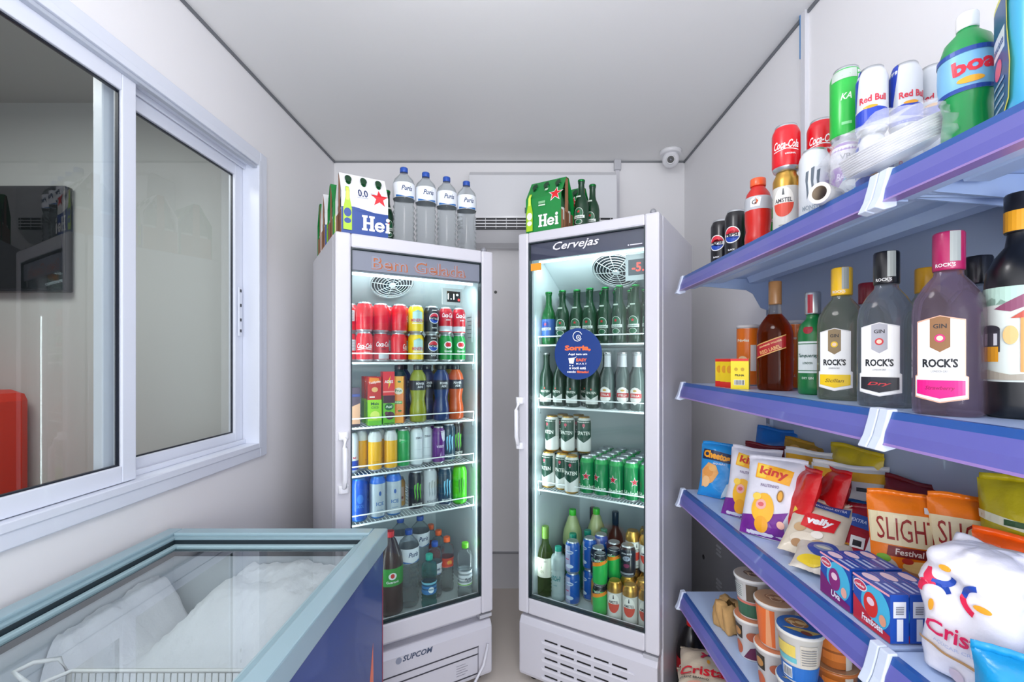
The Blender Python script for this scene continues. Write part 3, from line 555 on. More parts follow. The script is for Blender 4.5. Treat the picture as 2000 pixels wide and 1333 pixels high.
def longneck(key, glass, label, art, capk='m#20803c', neck=None):
    pr = [(.024, 0), (.0302, .004), (.0305, .02), (.0305, .118), (.027, .140), (.0165, .165), (.0135, .180), (.0128, .215), (.0145, .218), (.0145, .226)]
    def ex(root):
        if neck:
            m = MB(); m.lathe([(radius_at(pr, z)+.0006, z) for z in (.172, .18, .19, .20, .212, .222)], neck, 20, cap=False); m.build('neck_foil', root)
    bottle(key, pr, glass, (.0155, .223, .232, capk), label, art, extra=ex)
HL = [('e', 0, .084, .0205, .0225, '#cfd8d0'), ('e', 0, .084, .0185, .0205, '#14603c'), ('s', 0, .09, .008, '#d02030'), ('r', -.026, .062, .026, .074, '#dfe6e0'), ('t', 'Heineken', 0, .068, .0075, '#14503c', {'b': .02, 'w': .038}), ('e', 0, .047, .016, .011, '#cfd8d0'), ('e', 0, .047, .014, .0092, '#14603c'), ('r', -.01, .15, .01, .156, '#c8d4c8')]
longneck('hein', 's#0c3820', (.03, .11, None), HL)
longneck('hein0', 's#12602c', (.03, .11, '#3c64b0'), [('e', 0, .084, .016, .018, '#1c3c8c'), ('s', 0, .088, .008, '#d02030'), ('r', -.026, .062, .026, .073, '#dfe6e0'), ('t', 'Heineken', 0, .068, .0075, '#1c3c8c', {'w': .038})])
longneck('spatenb', 's#0c2c1c', (.018, .085, None), [('p', [(-.030, .085), (.030, .085), (.030, .018), (-.030, .018)], '#d8d8d4'), ('p', [(-.030, .085), (.030, .085), (.030, .055), (0, .038), (-.030, .055)], '#12402e'), ('t', 'SPATEN', 0, .064, .010, '#e8e8e0', {'b': .02, 'w': .042}), ('e', 0, .078, .003, .004, '#d85040')], 'm#8c9090')
longneck('stella', 's#4c5c58', (.018, .095, None), [('p', [(-.024, .078), (-.012, .088), (0, .092), (.012, .088), (.024, .078), (.024, .040), (0, .022), (-.024, .040)], '#ece8e4'), ('r', -.026, .050, .026, .068, '#c83838'), ('t', 'STELLA', 0, .059, .009, '#ece8e4', {'b': .02, 'w': .036}), ('e', 0, .078, .008, .004, '#d0a048')], 'm#d8d8da', '#d8d8dc')
bottle('wine', [(.030, 0), (.0365, .004), (.037, .02), (.0365, .165), (.030, .195), (.0165, .22), (.0145, .24), (.0145, .292)], 'g#a8c070', (.0158, .245, .297, 's#6c9438'), (.085, .168, '#e4e2d2'), [('t', 'VIN', 0, .112, .016, '#a8a890', {'w': .02}), ('p', [(-.004, .124), (.004, .124), (0, .150)], '#8c9078'), ('r', .01, .154, .022, .156, '#707468')], name='wine_bottle')
bottle('icebottle', pet(.031, .225), 's#a4b4b4', (.0145, .208, .228, 's#20a088'), (.07, .12, None), [('t', 'H2OH!', 0, .10, .022, '#287c80', {'w': .046}), ('t', 'limão', 0, .072, .006, '#287c80')])
bottle('limebottle', soda(.046, .33), 's#b0bc84', (.0165, .305, .332, 's#3cc030'), (.12, .175, '#1c2018'), [('t', 'CITRUS', 0, .15, .014, '#e8a020', {'w': .05})])
bottle('greensoda', soda(.034, .26), 's#3c9c68', (.0160, .238, .262, 's#14886c'), (.09, .14, '#2c9c40'))
bottle('darkwine', [(.032, 0), (.0365, .004), (.037, .02), (.0365, .17), (.030, .2), (.016, .225), (.0145, .24), (.0145, .30)], 's#141c20', (.0158, .245, .305, 's#1c3040'), name='wine_bottle')
# shelf bottles
bottle('isotonic', [(.030, 0), (.0345, .006), (.035, .03), (.031, .05), (.034, .075), (.034, .10), (.0345, .135), (.029, .155), (.019, .170), (.0175, .178)], 's#c82018', (.0205, .175, .197, 's#f06030'), (.105, .142, '#b8bcc2'), [('p', [(-.012, .112), (.012, .112), (.016, .136), (0, .140), (-.012, .132)], '#eceef0'), ('p', [(-.003, .118), (.004, .128), (.0, .137), (.009, .127), (.004, .118)], '#c8541c'), ('t', 'G', -.002, .124, .013, '#303236', {'b': .02})])
bottle('whisky', [(.040, 0, 'g#b84008'), (.044, .004), (.045, .02), (.045, .165), (.041, .185), (.030, .205), (.0175, .222, 'g#e8e4dc'), (.0155, .24), (.0155, .26)], 'g#b84008', (.0175, .25, .318, 's#a87848'), (.07, .17, None),
       [('p', [(-.038, .095), (.038, .125), (.038, .158), (-.038, .128)], '#a8141c'), ('p', [(-.038, .092), (.038, .122), (.038, .125), (-.038, .095)], '#d8a860'), ('p', [(-.038, .128), (.038, .158), (.038, .161), (-.038, .131)], '#d8a860'), ('t', 'JOHNNIE WALKER', 0, .134, .006, '#e8c890', {'b': .02, 'w': .06, 'rot': 21}), ('t', 'RED LABEL', .0, .118, .010, '#e0b070', {'w': .055, 'rot': 21})], e=3, name='whisky_bottle')
bottle('greengin', [(.030, 0), (.033, .004), (.034, .02), (.034, .155), (.029, .178), (.0165, .192), (.0145, .20), (.0145, .215)], 's#0c7438', (.0180, .205, .262, 'm#b8bcc0'), (.05, .19, None),
       [('r', -.028, .055, .028, .135, '#e4ecea'), ('r', -.028, .128, .028, .130, '#1c7440'), ('r', -.028, .060, .028, .062, '#1c7440'), ('t', 'Tanqueray', 0, .098, .012, '#24584c', {'sh': .35, 'w': .05}), ('t', 'LONDON', 0, .08, .006, '#24584c', {'w': .022}), ('e', 0, .165, .011, .011, '#a01c2c'), ('t', 'DRY GIN', 0, .042, .006, '#d8e8d8', {'w': .026})], name='gin_bottle', capart=[('r', -.006, .208, .006, .255, '#b03040')])
def rocks(key, glass, capk, tab, dot, foot, foottx, edge='#dcdcdc'):
    pr = [(.040, 0), (.0435, .004), (.044, .02), (.044, .165), (.041, .186), (.030, .208), (.0185, .224), (.0165, .24), (.0165, .25)]
    art = [('p', [(-.031, .028), (0, .020), (.031, .028), (.031, .062), (.028, .064), (.028, .150), (0, .158), (-.028, .150), (-.028, .064), (-.031, .062)], edge),
           ('p', [(-.0295, .030), (0, .022), (.0295, .030), (.0295, .061), (.0265, .063), (.0265, .148), (0, .156), (-.0265, .148), (-.0265, .063), (-.0295, .061)], '#f2f2f0'),
           ('p', [(-.012, .108), (0, .100), (.012, .108), (.012, .153), (0, .1565), (-.012, .153)], tab), ('t', 'GIN', 0, .141, .007, '#2a2a2e', {'b': .02, 'w': .016}), ('e', 0, .122, .0065, .0065, dot), ('e', 0, .122, .004, .004, '#e8c8b0'),
           ('t', "ROCK'S", 0, .083, .014, '#181c22', {'b': .035, 'w': .040}), ('t', 'LONDON DRY', 0, .070, .0035, '#9a9a9c', {'w': .02}), ('p', [(-.027, .034), (0, .027), (.027, .034), (.027, .056), (-.027, .056)], foot), ('t', foottx[0], 0, .043, .008, foottx[1], {'sh': .3, 'w': .034})]
    bottle(key, pr, glass, (.0205, .232, .294, capk), (.015, .16, None), art, e=3, name='gin_bottle', capart=[('r', .006, .245, .020, .293, '#9aa09c'), ('t', "ROCK'S", 0, .240, .006, '#e8e8e8', {'w': .026})])
rocks('rocks_yellow', 'g#e8ecc8', 's#eebc20', '#8c7858', '#e8c020', '#f0c818', ('Sicilian', '#8c7010'))
rocks('rocks_black', 'g#eef4f4', 's#101014', '#a8a8b0', '#c83038', '#24242c', ('Dry', '#c83038'))
rocks('rocks_pink', 'g#f6d2e6', 's#a82058', '#8c6440', '#c83070', '#e01880', ('Strawberry', '#a00c58'), '#d8a890')
def capped(key, capk, glass): bottle(key, [(.036, 0), (.040, .004), (.040, .165), (.036, .19), (.02, .215), (.016, .24)], glass, (.0200, .222, .272, capk), name='gin_bottle')
capped('cap_red', 's#8c1828', 'g#e0e4e0'); capped('cap_gold', 's#d8a018', 'g#e0e4c8'); capped('cap_black', 's#14141a', 'g#d8dce0')
bottle('darkliqueur', [(.036, 0), (.0405, .004), (.041, .02), (.041, .205), (.038, .225), (.030, .245), (.018, .262), (.0155, .28), (.0155, .325)], 's#0c1014', (.0190, .282, .342, 's#18181c'), (.055, .198, '#dce4dc'),
       [('p', [(-.05, .17), (-.02, .185), (.0, .172), (.02, .19), (.05, .175), (.05, .198), (-.05, .198)], '#b8d8c8'), ('p', [(-.02, .165), (.03, .195), (.05, .19), (.05, .182), (.0, .160)], '#8c4c68'), ('r', -.04, .10, -.012, .135, '#404048'), ('r', -.038, .085, -.014, .108, '#e8a028'), ('e', -.026, .135, .014, .006, '#303038'), ('r', -.036, .11, -.030, .128, '#e0e0e4'), ('r', -.02, .11, -.015, .128, '#e0e0e4'),
        ('r', .01, .07, .04, .15, '#e89850'), ('r', .016, .08, .034, .11, '#d0d4e0'), ('p', [(.0, .15), (.025, .17), (.05, .15)], '#c05040'), ('e', -.045, .145, .01, .02, '#6cb080'), ('e', .0, .125, .008, .014, '#e8c080'), ('p', [(-.06, .058), (.06, .058), (.06, .072), (.0, .066), (-.06, .080)], '#a8a090')], name='liqueur_bottle', capart=[('r', -.09, .284, .09, .315, '#f0a81c')])
bottle('detergent', [(.026, 0), (.032, .006), (.0315, .05), (.029, .08), (.034, .105), (.036, .13), (.035, .165), (.028, .188), (.014, .203), (.012, .212)], 's#109048', (.0140, .207, .232, 's#f0f0f0'), (.10, .165, '#7cb8e0'), [('t', 'boa', .004, .138, .024, '#e02840', {'b': .04, 'w': .052, 'rot': 6}), ('e', .0, .115, .016, .005, '#f0b030'), ('r', -.1, .100, .1, .106, '#24489c'), ('r', -.1, .158, .1, .165, '#24489c')], name='detergent_bottle', n=28)
def jug(root):
    pr = [(.050, 0), (.060, .008), (.062, .03), (.062, .17), (.056, .215), (.036, .25), (.020, .27), (.020, .285)]
    b = MB(); b.lathe([(r*.92, z) for r, z in pr], 's#48b0d8', 34, 3); v = b.v; b.v = [(x, y*.75, z) for x, y, z in v]; b.build('body', root)
    h = MB(); h.tube([(.03, 0, .255), (.055, 0, .25), (.064, 0, .22), (.060, 0, .17), (.045, 0, .15)], .012, 's#2498cc', 10); h.build('handle', root)
    c = MB(); c.lathe([(.024, .275), (.025, .28), (.025, .315), (.022, .318)], 's#2890c8', 20); c.build('cap', root)
    f = lambda u, v, e: (u, -.0435-e+.9*u*u*u*u/.001/12 + abs(u)**3*18, v); l = MB()
    o = [(-.045, .03), (.0, .012), (.036, .04), (.040, .09), (.030, .14), (.026, .20), (-.045, .20)]
    decal(l, [('p', o, '#e8e060'), ('p', [(x*.93-.001, .015+(z-.01)*.94) for x, z in o], '#34588c'), ('r', -.038, .12, .02, .15, '#e8ecf0'), ('t', 'amaciante', -.01, .134, .012, '#2c4c90', {'w': .05}), ('e', -.01, .10, .018, .014, '#e86080')] + [('r', -.03, .04+i*.012, .02, .044+i*.012, '#a8b8d0') for i in range(4)], f, .01, .03); l.build('label', root)
kind('jug', 'fabric_softener_jug', 'jug', jug)

# cartons and boxes
def boxkind(key, w, d, h, col, arts, name='carton', cat='box', bev=.0015, grp='box_body'):
    def bld(root):
        b = MB(); b.box(-w/2, w/2, -d/2, d/2, 0, h, col); b.build('carton_body', root)
        for side, art in arts.items():
            a = MB(); decal(a, art, face(side, w, d, h)); a.build(side + '_print', root)
    kind(key, name, cat, bld)
boxkind('coco', .052, .04, .100, 's#98d418', {'front': [('t', 'Mais', 0, .085, .012, '#14502c', {'b': .02, 'w': .03}), ('t', 'COCO', 0, .070, .009, '#14502c', {'w': .028}), ('e', 0, .040, .018, .016, '#d8e468'), ('r', -.026, 0, .026, .018, '#64b81c')], 'left': [('r', -.018, .01, .018, .09, '#74b828')]}, 'juice_carton', 'carton')
boxkind('dafruta', .050, .04, .090, 's#c02818', {'front': [('p', [(-.022, .070), (.022, .066), (.015, .085), (-.020, .088)], '#f08828'), ('t', 'Toddynho', 0, .068, .012, '#f4d8d0', {'b': .03, 'w': .046, 'rot': 8}), ('e', .0, .04, .012, .010, '#e8b070'), ('r', -.02, .008, .0, .014, '#f0d8d0')]}, 'juice_carton', 'carton')
boxkind('acai', .046, .04, .115, 's#68b828', {'front': [('r', -.023, .085, .023, .115, '#4c1c2c'), ('e', 0, .07, .018, .014, '#1c5c28'), ('t', 'Açaí', 0, .070, .012, '#e8f0e0', {'w': .026}), ('e', .004, .035, .018, .016, '#4c2030'), ('e', -.01, .045, .007, .007, '#6c3448'), ('r', -.02, .003, .02, .006, '#203c1c')]}, 'juice_carton', 'carton')
boxkind('redcoco', .046, .04, .095, 's#e03c3c', {'front': [('p', [(-.002, .025), (.010, .055), (.003, .055), (.008, .08), (-.008, .05), (.0, .05)], '#f0c030'), ('t', 'ADES', 0, .055, .012, '#f4ecf0', {'b': .02, 'w': .034}), ('r', -.023, .012, .023, .018, '#f09088')]}, 'juice_carton', 'carton')
boxkind('orangetall', .050, .05, .190, 's#f08018', {'front': [('r', -.025, .12, .025, .19, '#f8b020'), ('e', .008, .168, .007, .004, '#28702c'), ('e', .005, .13, .017, .014, '#e8e4d0'), ('t', 'Frut', .005, .132, .012, '#28702c', {'w': .026}), ('r', -.022, .078, .02, .090, '#48a040'), ('t', 'LARANJA', 0, .084, .007, '#f4f0e0', {'w': .036}), ('e', .01, .05, .008, .004, '#48801c'), ('r', -.025, .0, .025, .04, '#f89c18')]}, 'juice_carton', 'carton')
boxkind('chocobrown', .050, .05, .150, 's#4c3c48', {'front': [('r', -.025, .01, .025, .07, '#c89878'), ('r', -.025, .0, .025, .008, '#2c2028'), ('r', -.025, .115, .025, .125, '#303c78'), ('p', [(-.025, .07), (.025, .07), (.025, .09)], '#c89878')]}, 'juice_carton', 'carton')
boxkind('candy', .034, .022, .092, 's#f4d010', {'front': [('r', -.017, .0, .017, .018, '#d82820'), ('r', -.017, .083, .017, .092, '#d82820'), ('e', 0, .058, .011, .012, '#e8a020')], 'left': [('r', -.011, .084, .011, .092, '#d82820')]}, 'small_box')
boxkind('candyback', .050, .022, .092, 's#f4d818', {'front': [('r', -.025, .085, .025, .092, '#d82820'), ('r', -.016, .012, .014, .028, '#e8e8e0')] + [('r', -.014+i*.004, .013, -.012+i*.004, .027, '#404040') for i in range(7)] + [('e', -.01, .06, .005, .005, '#c8a018'), ('e', .008, .06, .005, .005, '#c8a018'), ('t', 'PILHA', 0, .042, .006, '#303020', {'b': .03, 'w': .026})]}, 'small_box')
def jelly(key, c1, c2, tx, fr):
    boxkind(key, .088, .032, .084, 's#1c4cac', {'front': [('e', .01, .045, .034, .036, '#48b8e0'), ('p', [(-.044, 0), (.044, 0), (.044, .012), (0, .02), (-.044, .045)], c2), ('e', -.026, .068, .017, .010, '#f0e8f0'), ('e', -.026, .068, .015, .008, '#c83858'), ('t', 'oetker', -.026, .068, .006, W_, {'w': .024}), ('e', 0, .044, .017, .022, c1), ('e', .0, .05, .009, .007, '#f0d0e0'), ('e', .028, .030, .008, .010, fr), ('t', tx, .004, .014, .013, '#f4f0f8', {'b': .03, 'w': .05 if len(tx) > 4 else .026, 'sh': .1}), ('r', -.044, .080, .044, .084, '#f0a8b8')],
            'right': [('r', -.011, .044, .011, .072, '#e4e6ec'), ('r', -.005, .004, .006, .042, '#e8eaf0')] + [('r', -.007, .050+i*.003, .007, .0515+i*.003, '#707480') for i in range(5)],
            'top': [('e', -.022, 0, .018, .010, '#f0d0dc'), ('r', -.002, -.009, .040, -.003, '#b8c4e8'), ('r', .002, .003, .036, .008, '#b8c4e8')]}, 'dessert_box')
jelly('uva', '#8c2078', '#7c1c70', 'Uva', '#f0b0a0'); jelly('framboesa', '#d82c28', '#c02438', 'Framboesa', '#e8a080')
def sixpack(key, main, low, txt, alt):
    def bld(root):
        w, d, h = .168, .126, .235; pf = [(-d/2, 0), (-d/2, .150), (-.012, h), (.012, h), (d/2, .150), (d/2, 0)]
        c = MB(); c.prism(pf, -w/2, -w/2+.0015, 'k#a87050', 'x'); 
        def pan(y0, z0, y1, z1): c.add([(-w/2, y0, z0), (w/2, y0, z0), (w/2, y1, z1), (-w/2, y1, z1)], [(0, 1, 2, 3)], main)
        c = MB()
        for a, b_ in zip(pf, pf[1:]): pan(*a, *b_)
        c.add([(-w/2, -d/2, .001), (w/2, -d/2, .001), (w/2, d/2, .001), (-w/2, d/2, .001)], [(0, 1, 2, 3)], 'k#9c6a48')
        for x in (-w/2+.004, w/2-.004): # kraft inner walls of the ends: low part and centre web
            c.add([(x, -d/2, 0), (x, d/2, 0), (x, d/2, .09), (x, -d/2, .09)], [(0, 1, 2, 3)], 'k#a06c4c')
            c.add([(x, -.016, .0), (x, .016, .0), (x, .012, h), (x, -.012, h)], [(0, 1, 2, 3)], 'k#a87454')
        o = c.build('carton', root); so = o.modifiers.new('thickness', 'SOLIDIFY'); so.thickness = .0014; so.offset = -1
        def sf(u, v, e):
            if v <= .15: return (u, -d/2-e-.0002, v)
            t = (v-.15)/(h-.15); return (u, -d/2+t*(d/2-.012)-e-.0002, v+e*.5)
        a = MB(); bo = [('p', [(-.078, .012), (-.048, .012), (-.048, .090), (-.056, .13), (-.057, .170), (-.069, .170), (-.070, .13), (-.078, .090)], '#a8d020'), ('e', -.063, .075, .013, .016, low if alt else '#e8e8e0'), ('e', -.063, .045, .012, .010, low if alt else '#e8e8e0'), ('r', -.068, .12, -.058, .165, '#d8f060')]
        holes = [('e', x, .208, .012, .015, '#0c3c20') for x in (-.055, 0, .055)]
        if alt: art = [('r', -.084, 0, .084, .088, low), ('p', [(-.084, .088), (.084, .088), (.084, .080), (-.04, .100), (-.084, .094)], low), ('t', '0.0', -.008, .155, .030, '#283c6c', {'b': .02, 'w': .036}), ('s', .052, .145, .034, '#d8202c'), *hei(-.012, .018, .056), ('r', -.03, .135, .01, .137, '#a8b0c0'), ('r', .02, .155, .035, .157, '#a8b0c0')]
        else: art = [('s', .056, .155, .036, W_), ('s', .056, .155, .030, '#e01c24'), *hei(-.022, .024, .052), ('r', -.02, .112, .012, .118, '#c8e0c8'), ('r', -.02, .122, .012, .132, '#88c090'), ('p', [(.0, .178), (.014, .178), (.016, .19), (.002, .188)], '#b8d8b8')]
        decal(a, [clipx(q, w/2) for q in art] + bo + holes, sf, None, .15, e0=.0006, de=.0002); a.build('carton_print', root)
        for x in (-.055, 0, .055):
            for y in (-.03, .03):
                b = MB(); pr = [(.024, .004), (.0255, .01), (.0255, .115), (.022, .135), (.013, .165), (.0105, .20)]; b.lathe(pr, 's#0e4a24', 16, ctr=(x, y, 0)); b.lathe([(.0262, .05), (.0262, .10)], '#c8d0c8', 16, ctr=(x, y, 0), cap=False); b.lathe([(.0125, .200), (.0125, .208)], 'm#2c8444', 14, ctr=(x, y*.75, 0)); b.build('beer_bottle', root)
    kind(key, 'beer_carton', 'carton', bld)
def hei(x, y, h, c=W_):
    u = h/10; r = lambda a, b, e, d: ('r', x+a*u, y+b*u, x+e*u, y+d*u, c); X = x+10.6*u; Y = y+3.3*u
    return [r(0, 0, 3.6, 1.4), r(0, 8.6, 3.6, 10), r(.8, 1.4, 2.9, 8.6), r(4.6, 0, 8.2, 1.4), r(4.6, 8.6, 8.2, 10), r(5.3, 1.4, 7.4, 8.6), r(2.9, 4.3, 5.3, 5.7),
            ('a', X+.9*u, Y, 3.4*u, 1.7*u, 20, 335, c), r(9.6, 2.7, 14.2, 4.0), r(12.9, 3.0, 14.75, 4.4), r(15.2, 0, 18.4, 1.2), r(15.8, 1.2, 17.8, 6.6), r(15.2, 5.6, 17.0, 6.7), ('e', x+16.8*u, y+8.6*u, 1.25*u, 1.25*u, c)]
def clipx(a, m):
    return a
def clip_mb(): pass
sixpack('pack0', 's#e8e8ea', '#1c4490', '0.0', True); sixpack('packg', 's#0c8438', '#0c8438', '', False)
# snack pouches
def pouch(key, w, h, t, col, art, seed=1, name='snack_bag', back=None, cat='snack bag', crimp='m#c8ccd4', wr=1.0, du=.012, rnd=.0):
    rs = random.Random(seed); ph = [rs.uniform(0, 6) for _ in range(6)]
    def T(u, v):
        a = max(0, 1-abs(2*u/w)**2.6)**.55; b = max(0, 1-abs(2*v/h-1)**3.2)**.6; q = (2*v/h-1)**2
        n = .0035*wr*(math.sin(70*u+ph[0]+12*v)*q + .6*math.sin(160*u+ph[1])*q*q + .5*math.sin(38*v+ph[2]+30*u) + .35*math.sin(95*v-60*u+ph[3]))
        return (t/2*a*b + n*min(1, a*2)*min(1, b*2), .0025*wr*math.sin(45*u+ph[4])*q)
    def fr(u, v, e):
        v = min(max(v, 0), h); a, s_ = T(u, v); k_ = max(0, (v/h-.70)/.30)**2.5; x = u*(1-.07*math.sin(math.pi*v/h)-rnd*k_*abs(2*u/w)) + .002*wr*math.sin(25*v+ph[5]); z = v + .003*wr*math.sin(30*u+ph[2])*(v/h)**4 - rnd*.35*h*k_*abs(2*u/w)**3
        return (x, -a-e+s_, z)
    def bk(u, v):
        a, s_ = T(u, v); p = fr(u, v, 0); return (p[0], max(a, .0006)+s_, p[2])
    def bld(root):
        b = MB(); nu, nv = 20, 26
        b.grid(lambda i, j: fr((i-.5)*w, j*h, .0), nu, nv, 'f'+col[-7:]); b.grid(lambda i, j: bk((.5-i)*w, j*h), nu, nv, 'f'+(back or col)[-7:])
        for sx in (-w/2, w/2): b.grid(lambda i, j: (fr if i < .5 else lambda u, v, e: bk(u, v))(sx, j*h, 0), 1, nv, 'f'+col[-7:])
        b.build('bag', root); a = MB(); decal(a, art, fr, du, .014, e0=.0012, de=.0004); a.build('front_print', root)
        if crimp:
            for z0, z1 in ((h-.002, h+.010), (-.001, .006)):
                c = MB()
                c.grid(lambda i, j: ((i-.5)*w*.99+.0, fr((i-.5)*w, h if z0 > .01 else 0, 0)[1]-.0006+.0008*math.sin(i*60), fr((i-.5)*w, h if z0 > .01 else 0, 0)[2]+(z0 if z0 < .01 else z0-h)+(z1-z0)*j+.0012*math.sin(i*9)), 30, 1, 'f'+col[-7:])
                o = c.build('sealed_edge', root); m_ = o.modifiers.new('thickness', 'SOLIDIFY'); m_.thickness = .0008
    kind(key, name, cat, bld)
pouch('cheetos', .13, .185, .045, 's#2890d8', [('p', [(-.05, .03), (-.01, .05), (.01, .085), (.0, .11), (-.03, .118), (-.055, .09)], '#e8a860'), ('e', -.03, .085, .02, .018, '#e0984c'), ('e', -.012, .100, .016, .012, '#e8b068'), ('e', -.035, .05, .015, .02, '#f0c088'), ('p', [(-.055, .130), (.05, .122), (.055, .155), (-.05, .165)], '#1c2c50'), ('t', 'Cheetos', 0, .144, .026, '#f0a020', {'b': .06, 'w': .098, 'rot': -6}), ('t', 'REQUEIJÃO', .012, .116, .008, '#e8f0f4', {'w': .045}), ('p', [(.02, .0), (.06, .02), (.062, .06), (.04, .05)], '#c8dce8')], 3)
def kiny(key, seed): pouch(key, .155, .215, .052, 's#dcdae4', [('p', [(-.078, .0), (.078, .0), (.078, .085), (.03, .07), (-.02, .055), (-.078, .05)], '#70208c'), ('p', [(.045, .0), (.078, .0), (.078, .20), (.066, .17), (.062, .10), (.04, .05)], '#b8bcc6'), ('p', [(-.05, .158), (.045, .146), (.05, .186), (-.046, .200)], '#f0a81c'), ('p', [(-.046, .160), (-.02, .158), (-.016, .195), (-.042, .197)], '#f0c83c'), ('t', 'kiny', .0, .173, .030, '#c82c1c', {'b': .03, 'w': .076, 'rot': -7}), ('t', 'PALITINHO', -.005, .138, .008, '#8c7c9c', {'w': .05}),
        ('e', -.015, .075, .030, .042, '#f0b428'), ('e', -.015, .032, .018, .022, '#e8a01c'), ('e', -.02, .085, .014, .014, '#e8a8a0'), ('e', -.02, .085, .008, .006, '#d86060'), ('e', -.035, .105, .012, .010, '#f4cc50'), ('e', .028, .115, .009, .016, '#a07028'), ('e', .028, .115, .006, .012, '#e8a838'), ('e', .035, .04, .01, .01, '#e8b0a0')], seed)
kiny('kiny1', 5); kiny('kiny2', 9)
pouch('redbag', .135, .20, .045, 's#d81c20', [('p', [(-.06, .0), (.06, .0), (.06, .015), (-.06, .03)], '#5c1c28'), ('p', [(-.05, .008), (-.036, .008), (-.043, .022)], '#f0c020')], 11)
pouch('maroonbag', .14, .20, .045, 's#741c24', [('e', 0, .08, .03, .03, '#a83830')], 12)
pouch('bluebag', .16, .20, .045, 's#1c68b8', [('r', -.06, .10, .06, .13, '#e8c030')], 13)
pouch('goldbag', .16, .195, .045, 's#b88c28', [('e', 0, .12, .04, .025, '#7c2420'), ('e', -.03, .17, .02, .012, '#e8b050'), ('e', .03, .17, .018, .012, '#e8a040')], 14)
pouch('whiteyellow', .17, .20, .05, 's#d8d8d8', [('r', -.08, .165, .08, .19, '#e0a828'), ('p', [(-.08, .09), (0, .12), (.08, .09), (.08, .0), (-.08, 0)], '#e8dcc8'), ('t', 'kiny', -.03, .15, .018, '#c83c20', {'w': .06}), ('e', .03, .085, .028, .028, '#d86020'), ('e', .03, .085, .018, .018, '#e88830'), ('r', .02, .14, .05, .15, '#202024'), ('e', -.03, .03, .03, .02, '#c83c20')], 15)
pouch('yellowbag', .17, .19, .045, 's#c8b018', [('e', 0, .09, .04, .03, '#e0d050')], 16)
def velly(key, seed): pouch(key, .135, .165, .030, 's#d8ccb8', [('e', -.02, .04, .03, .018, '#e8dcc8'), ('e', .02, .03, .022, .014, '#b89468'), ('e', -.035, .07, .015, .012, '#c8a478'), ('e', -.03, .025, .012, .010, '#a87c50'), ('e', .01, .055, .014, .010, '#f0e8dc'), ('p', [(-.035, .075), (.005, .064), (.045, .070), (.050, .110), (-.030, .112)], '#d81c24'), ('t', 'velly', .008, .090, .026, W_, {'b': .05, 'w': .062, 'sh': .15}), ('p', [(-.02, .135), (.062, .128), (.062, .150), (-.02, .155)], '#3050a0'), ('t', 'MANTEIGA EXTRA', .02, .142, .008, '#d8e0f0', {'w': .072}), ('p', [(-.065, .11), (-.05, .12), (-.06, .16)], '#e8c840')], seed)
velly('velly', 21)
pouch('popcorn', .12, .15, .030, 's#d0c8bc', [('e', 0, .075, .035, .032, '#3c54a8'), ('e', 0, .078, .022, .014, '#8c98b8'), ('e', 0, .078, .016, .005, '#d8d8c8'), ('e', -.02, .025, .03, .018, '#f0d030'), ('e', .03, .03, .02, .014, '#e8e0d0'), ('r', -.05, .12, .05, .14, '#e8a030')], 22)
pouch('slimred', .125, .165, .012, 's#a01c28', [('p', [(-.06, .12), (.06, .105), (.06, .14), (-.06, .15)], '#3454a4'), ('t', 'MANTEIGA EXTRA', .0, .130, .009, '#c8d4ec', {'w': .09, 'rot': -6}), ('r', .02, .055, .050, .085, '#e8e8e8'), ('r', .026, .06, .044, .075, '#202024'), ('p', [(.02, .0), (.06, .0), (.06, .05)], '#f0c81c')], 23, name='popcorn_bag', du=.02)
pouch('slimgreen', .125, .165, .012, 's#2464a8', [('r', -.06, .135, .06, .162, '#1c5838'), ('t', 'NATURAL', 0, .148, .009, '#c8dcc8', {'w': .06}), ('r', -.06, .06, .06, .10, '#e07840'), ('r', .01, .10, .05, .12, '#e8e8e8')], 24, name='popcorn_bag', du=.02)
pouch('slimorange', .125, .165, .012, 's#d87038', [('r', -.06, .135, .06, .162, '#e8c020'), ('r', -.06, .08, .06, .12, '#c8c8c8'), ('e', .02, .05, .02, .02, '#f0d8a0')], 25, name='popcorn_bag', du=.02)
pouch('slimwhite', .125, .165, .014, 's#d8d8dc', [('p', [(-.02, .0), (.02, .0), (.045, .12), (.02, .14)], '#701c50'), ('r', -.06, .14, .06, .16, '#1c7848'), ('e', -.03, .06, .014, .02, '#e8c040')], 26, name='popcorn_bag', du=.02)
pouch('slight', .128, .205, .050, 's#f07c18', [('r', -.063, .110, .063, .172, '#ecdcb0'), ('t', 'SLIGHT', 0, .141, .044, '#9c2018', {'b': .0, 'w': .104}), ('p', [(-.04, .088), (.035, .088), (.03, .108), (-.035, .108)], '#7c1c1c'), ('t', 'Festival', 0, .098, .012, '#e8d8cc', {'w': .05, 'sh': .15}), ('e', -.04, .06, .02, .024, '#c8b8a8'), ('e', -.045, .082, .012, .008, '#70a828'), ('e', .0, .045, .030, .026, '#b07850'), ('e', .02, .072, .034, .012, '#e0b870'), ('e', -.005, .082, .010, .006, '#b83020'), ('r', .03, .178, .07, .190, '#c8c8c8'), ('e', .03, .02, .02, .012, '#e09028')], 31)
pouch('rancheiro', .175, .27, .07, 's#b8a818', [('p', [(-.086, .198), (.086, .178), (.086, .192), (-.086, .213)], '#dcdcc0'), ('r', -.04, .195, .0, .205, '#2c502c'), ('t', 'RANCHEIRO', .0, .135, .034, '#20180c', {'b': .05, 'sh': .15, 'w': .16, 'rot': -4}), ('e', .05, .05, .06, .03, '#8c7c18')], 32)
pouch('floco', .19, .17, .06, 's#f05c10', [('t', 'Flocos', .02, .10, .040, '#e8d818', {'b': .05, 'sh': .2, 'w': .15, 'rot': -3}), ('r', -.09, .0, .09, .03, '#e8d020')], 33)
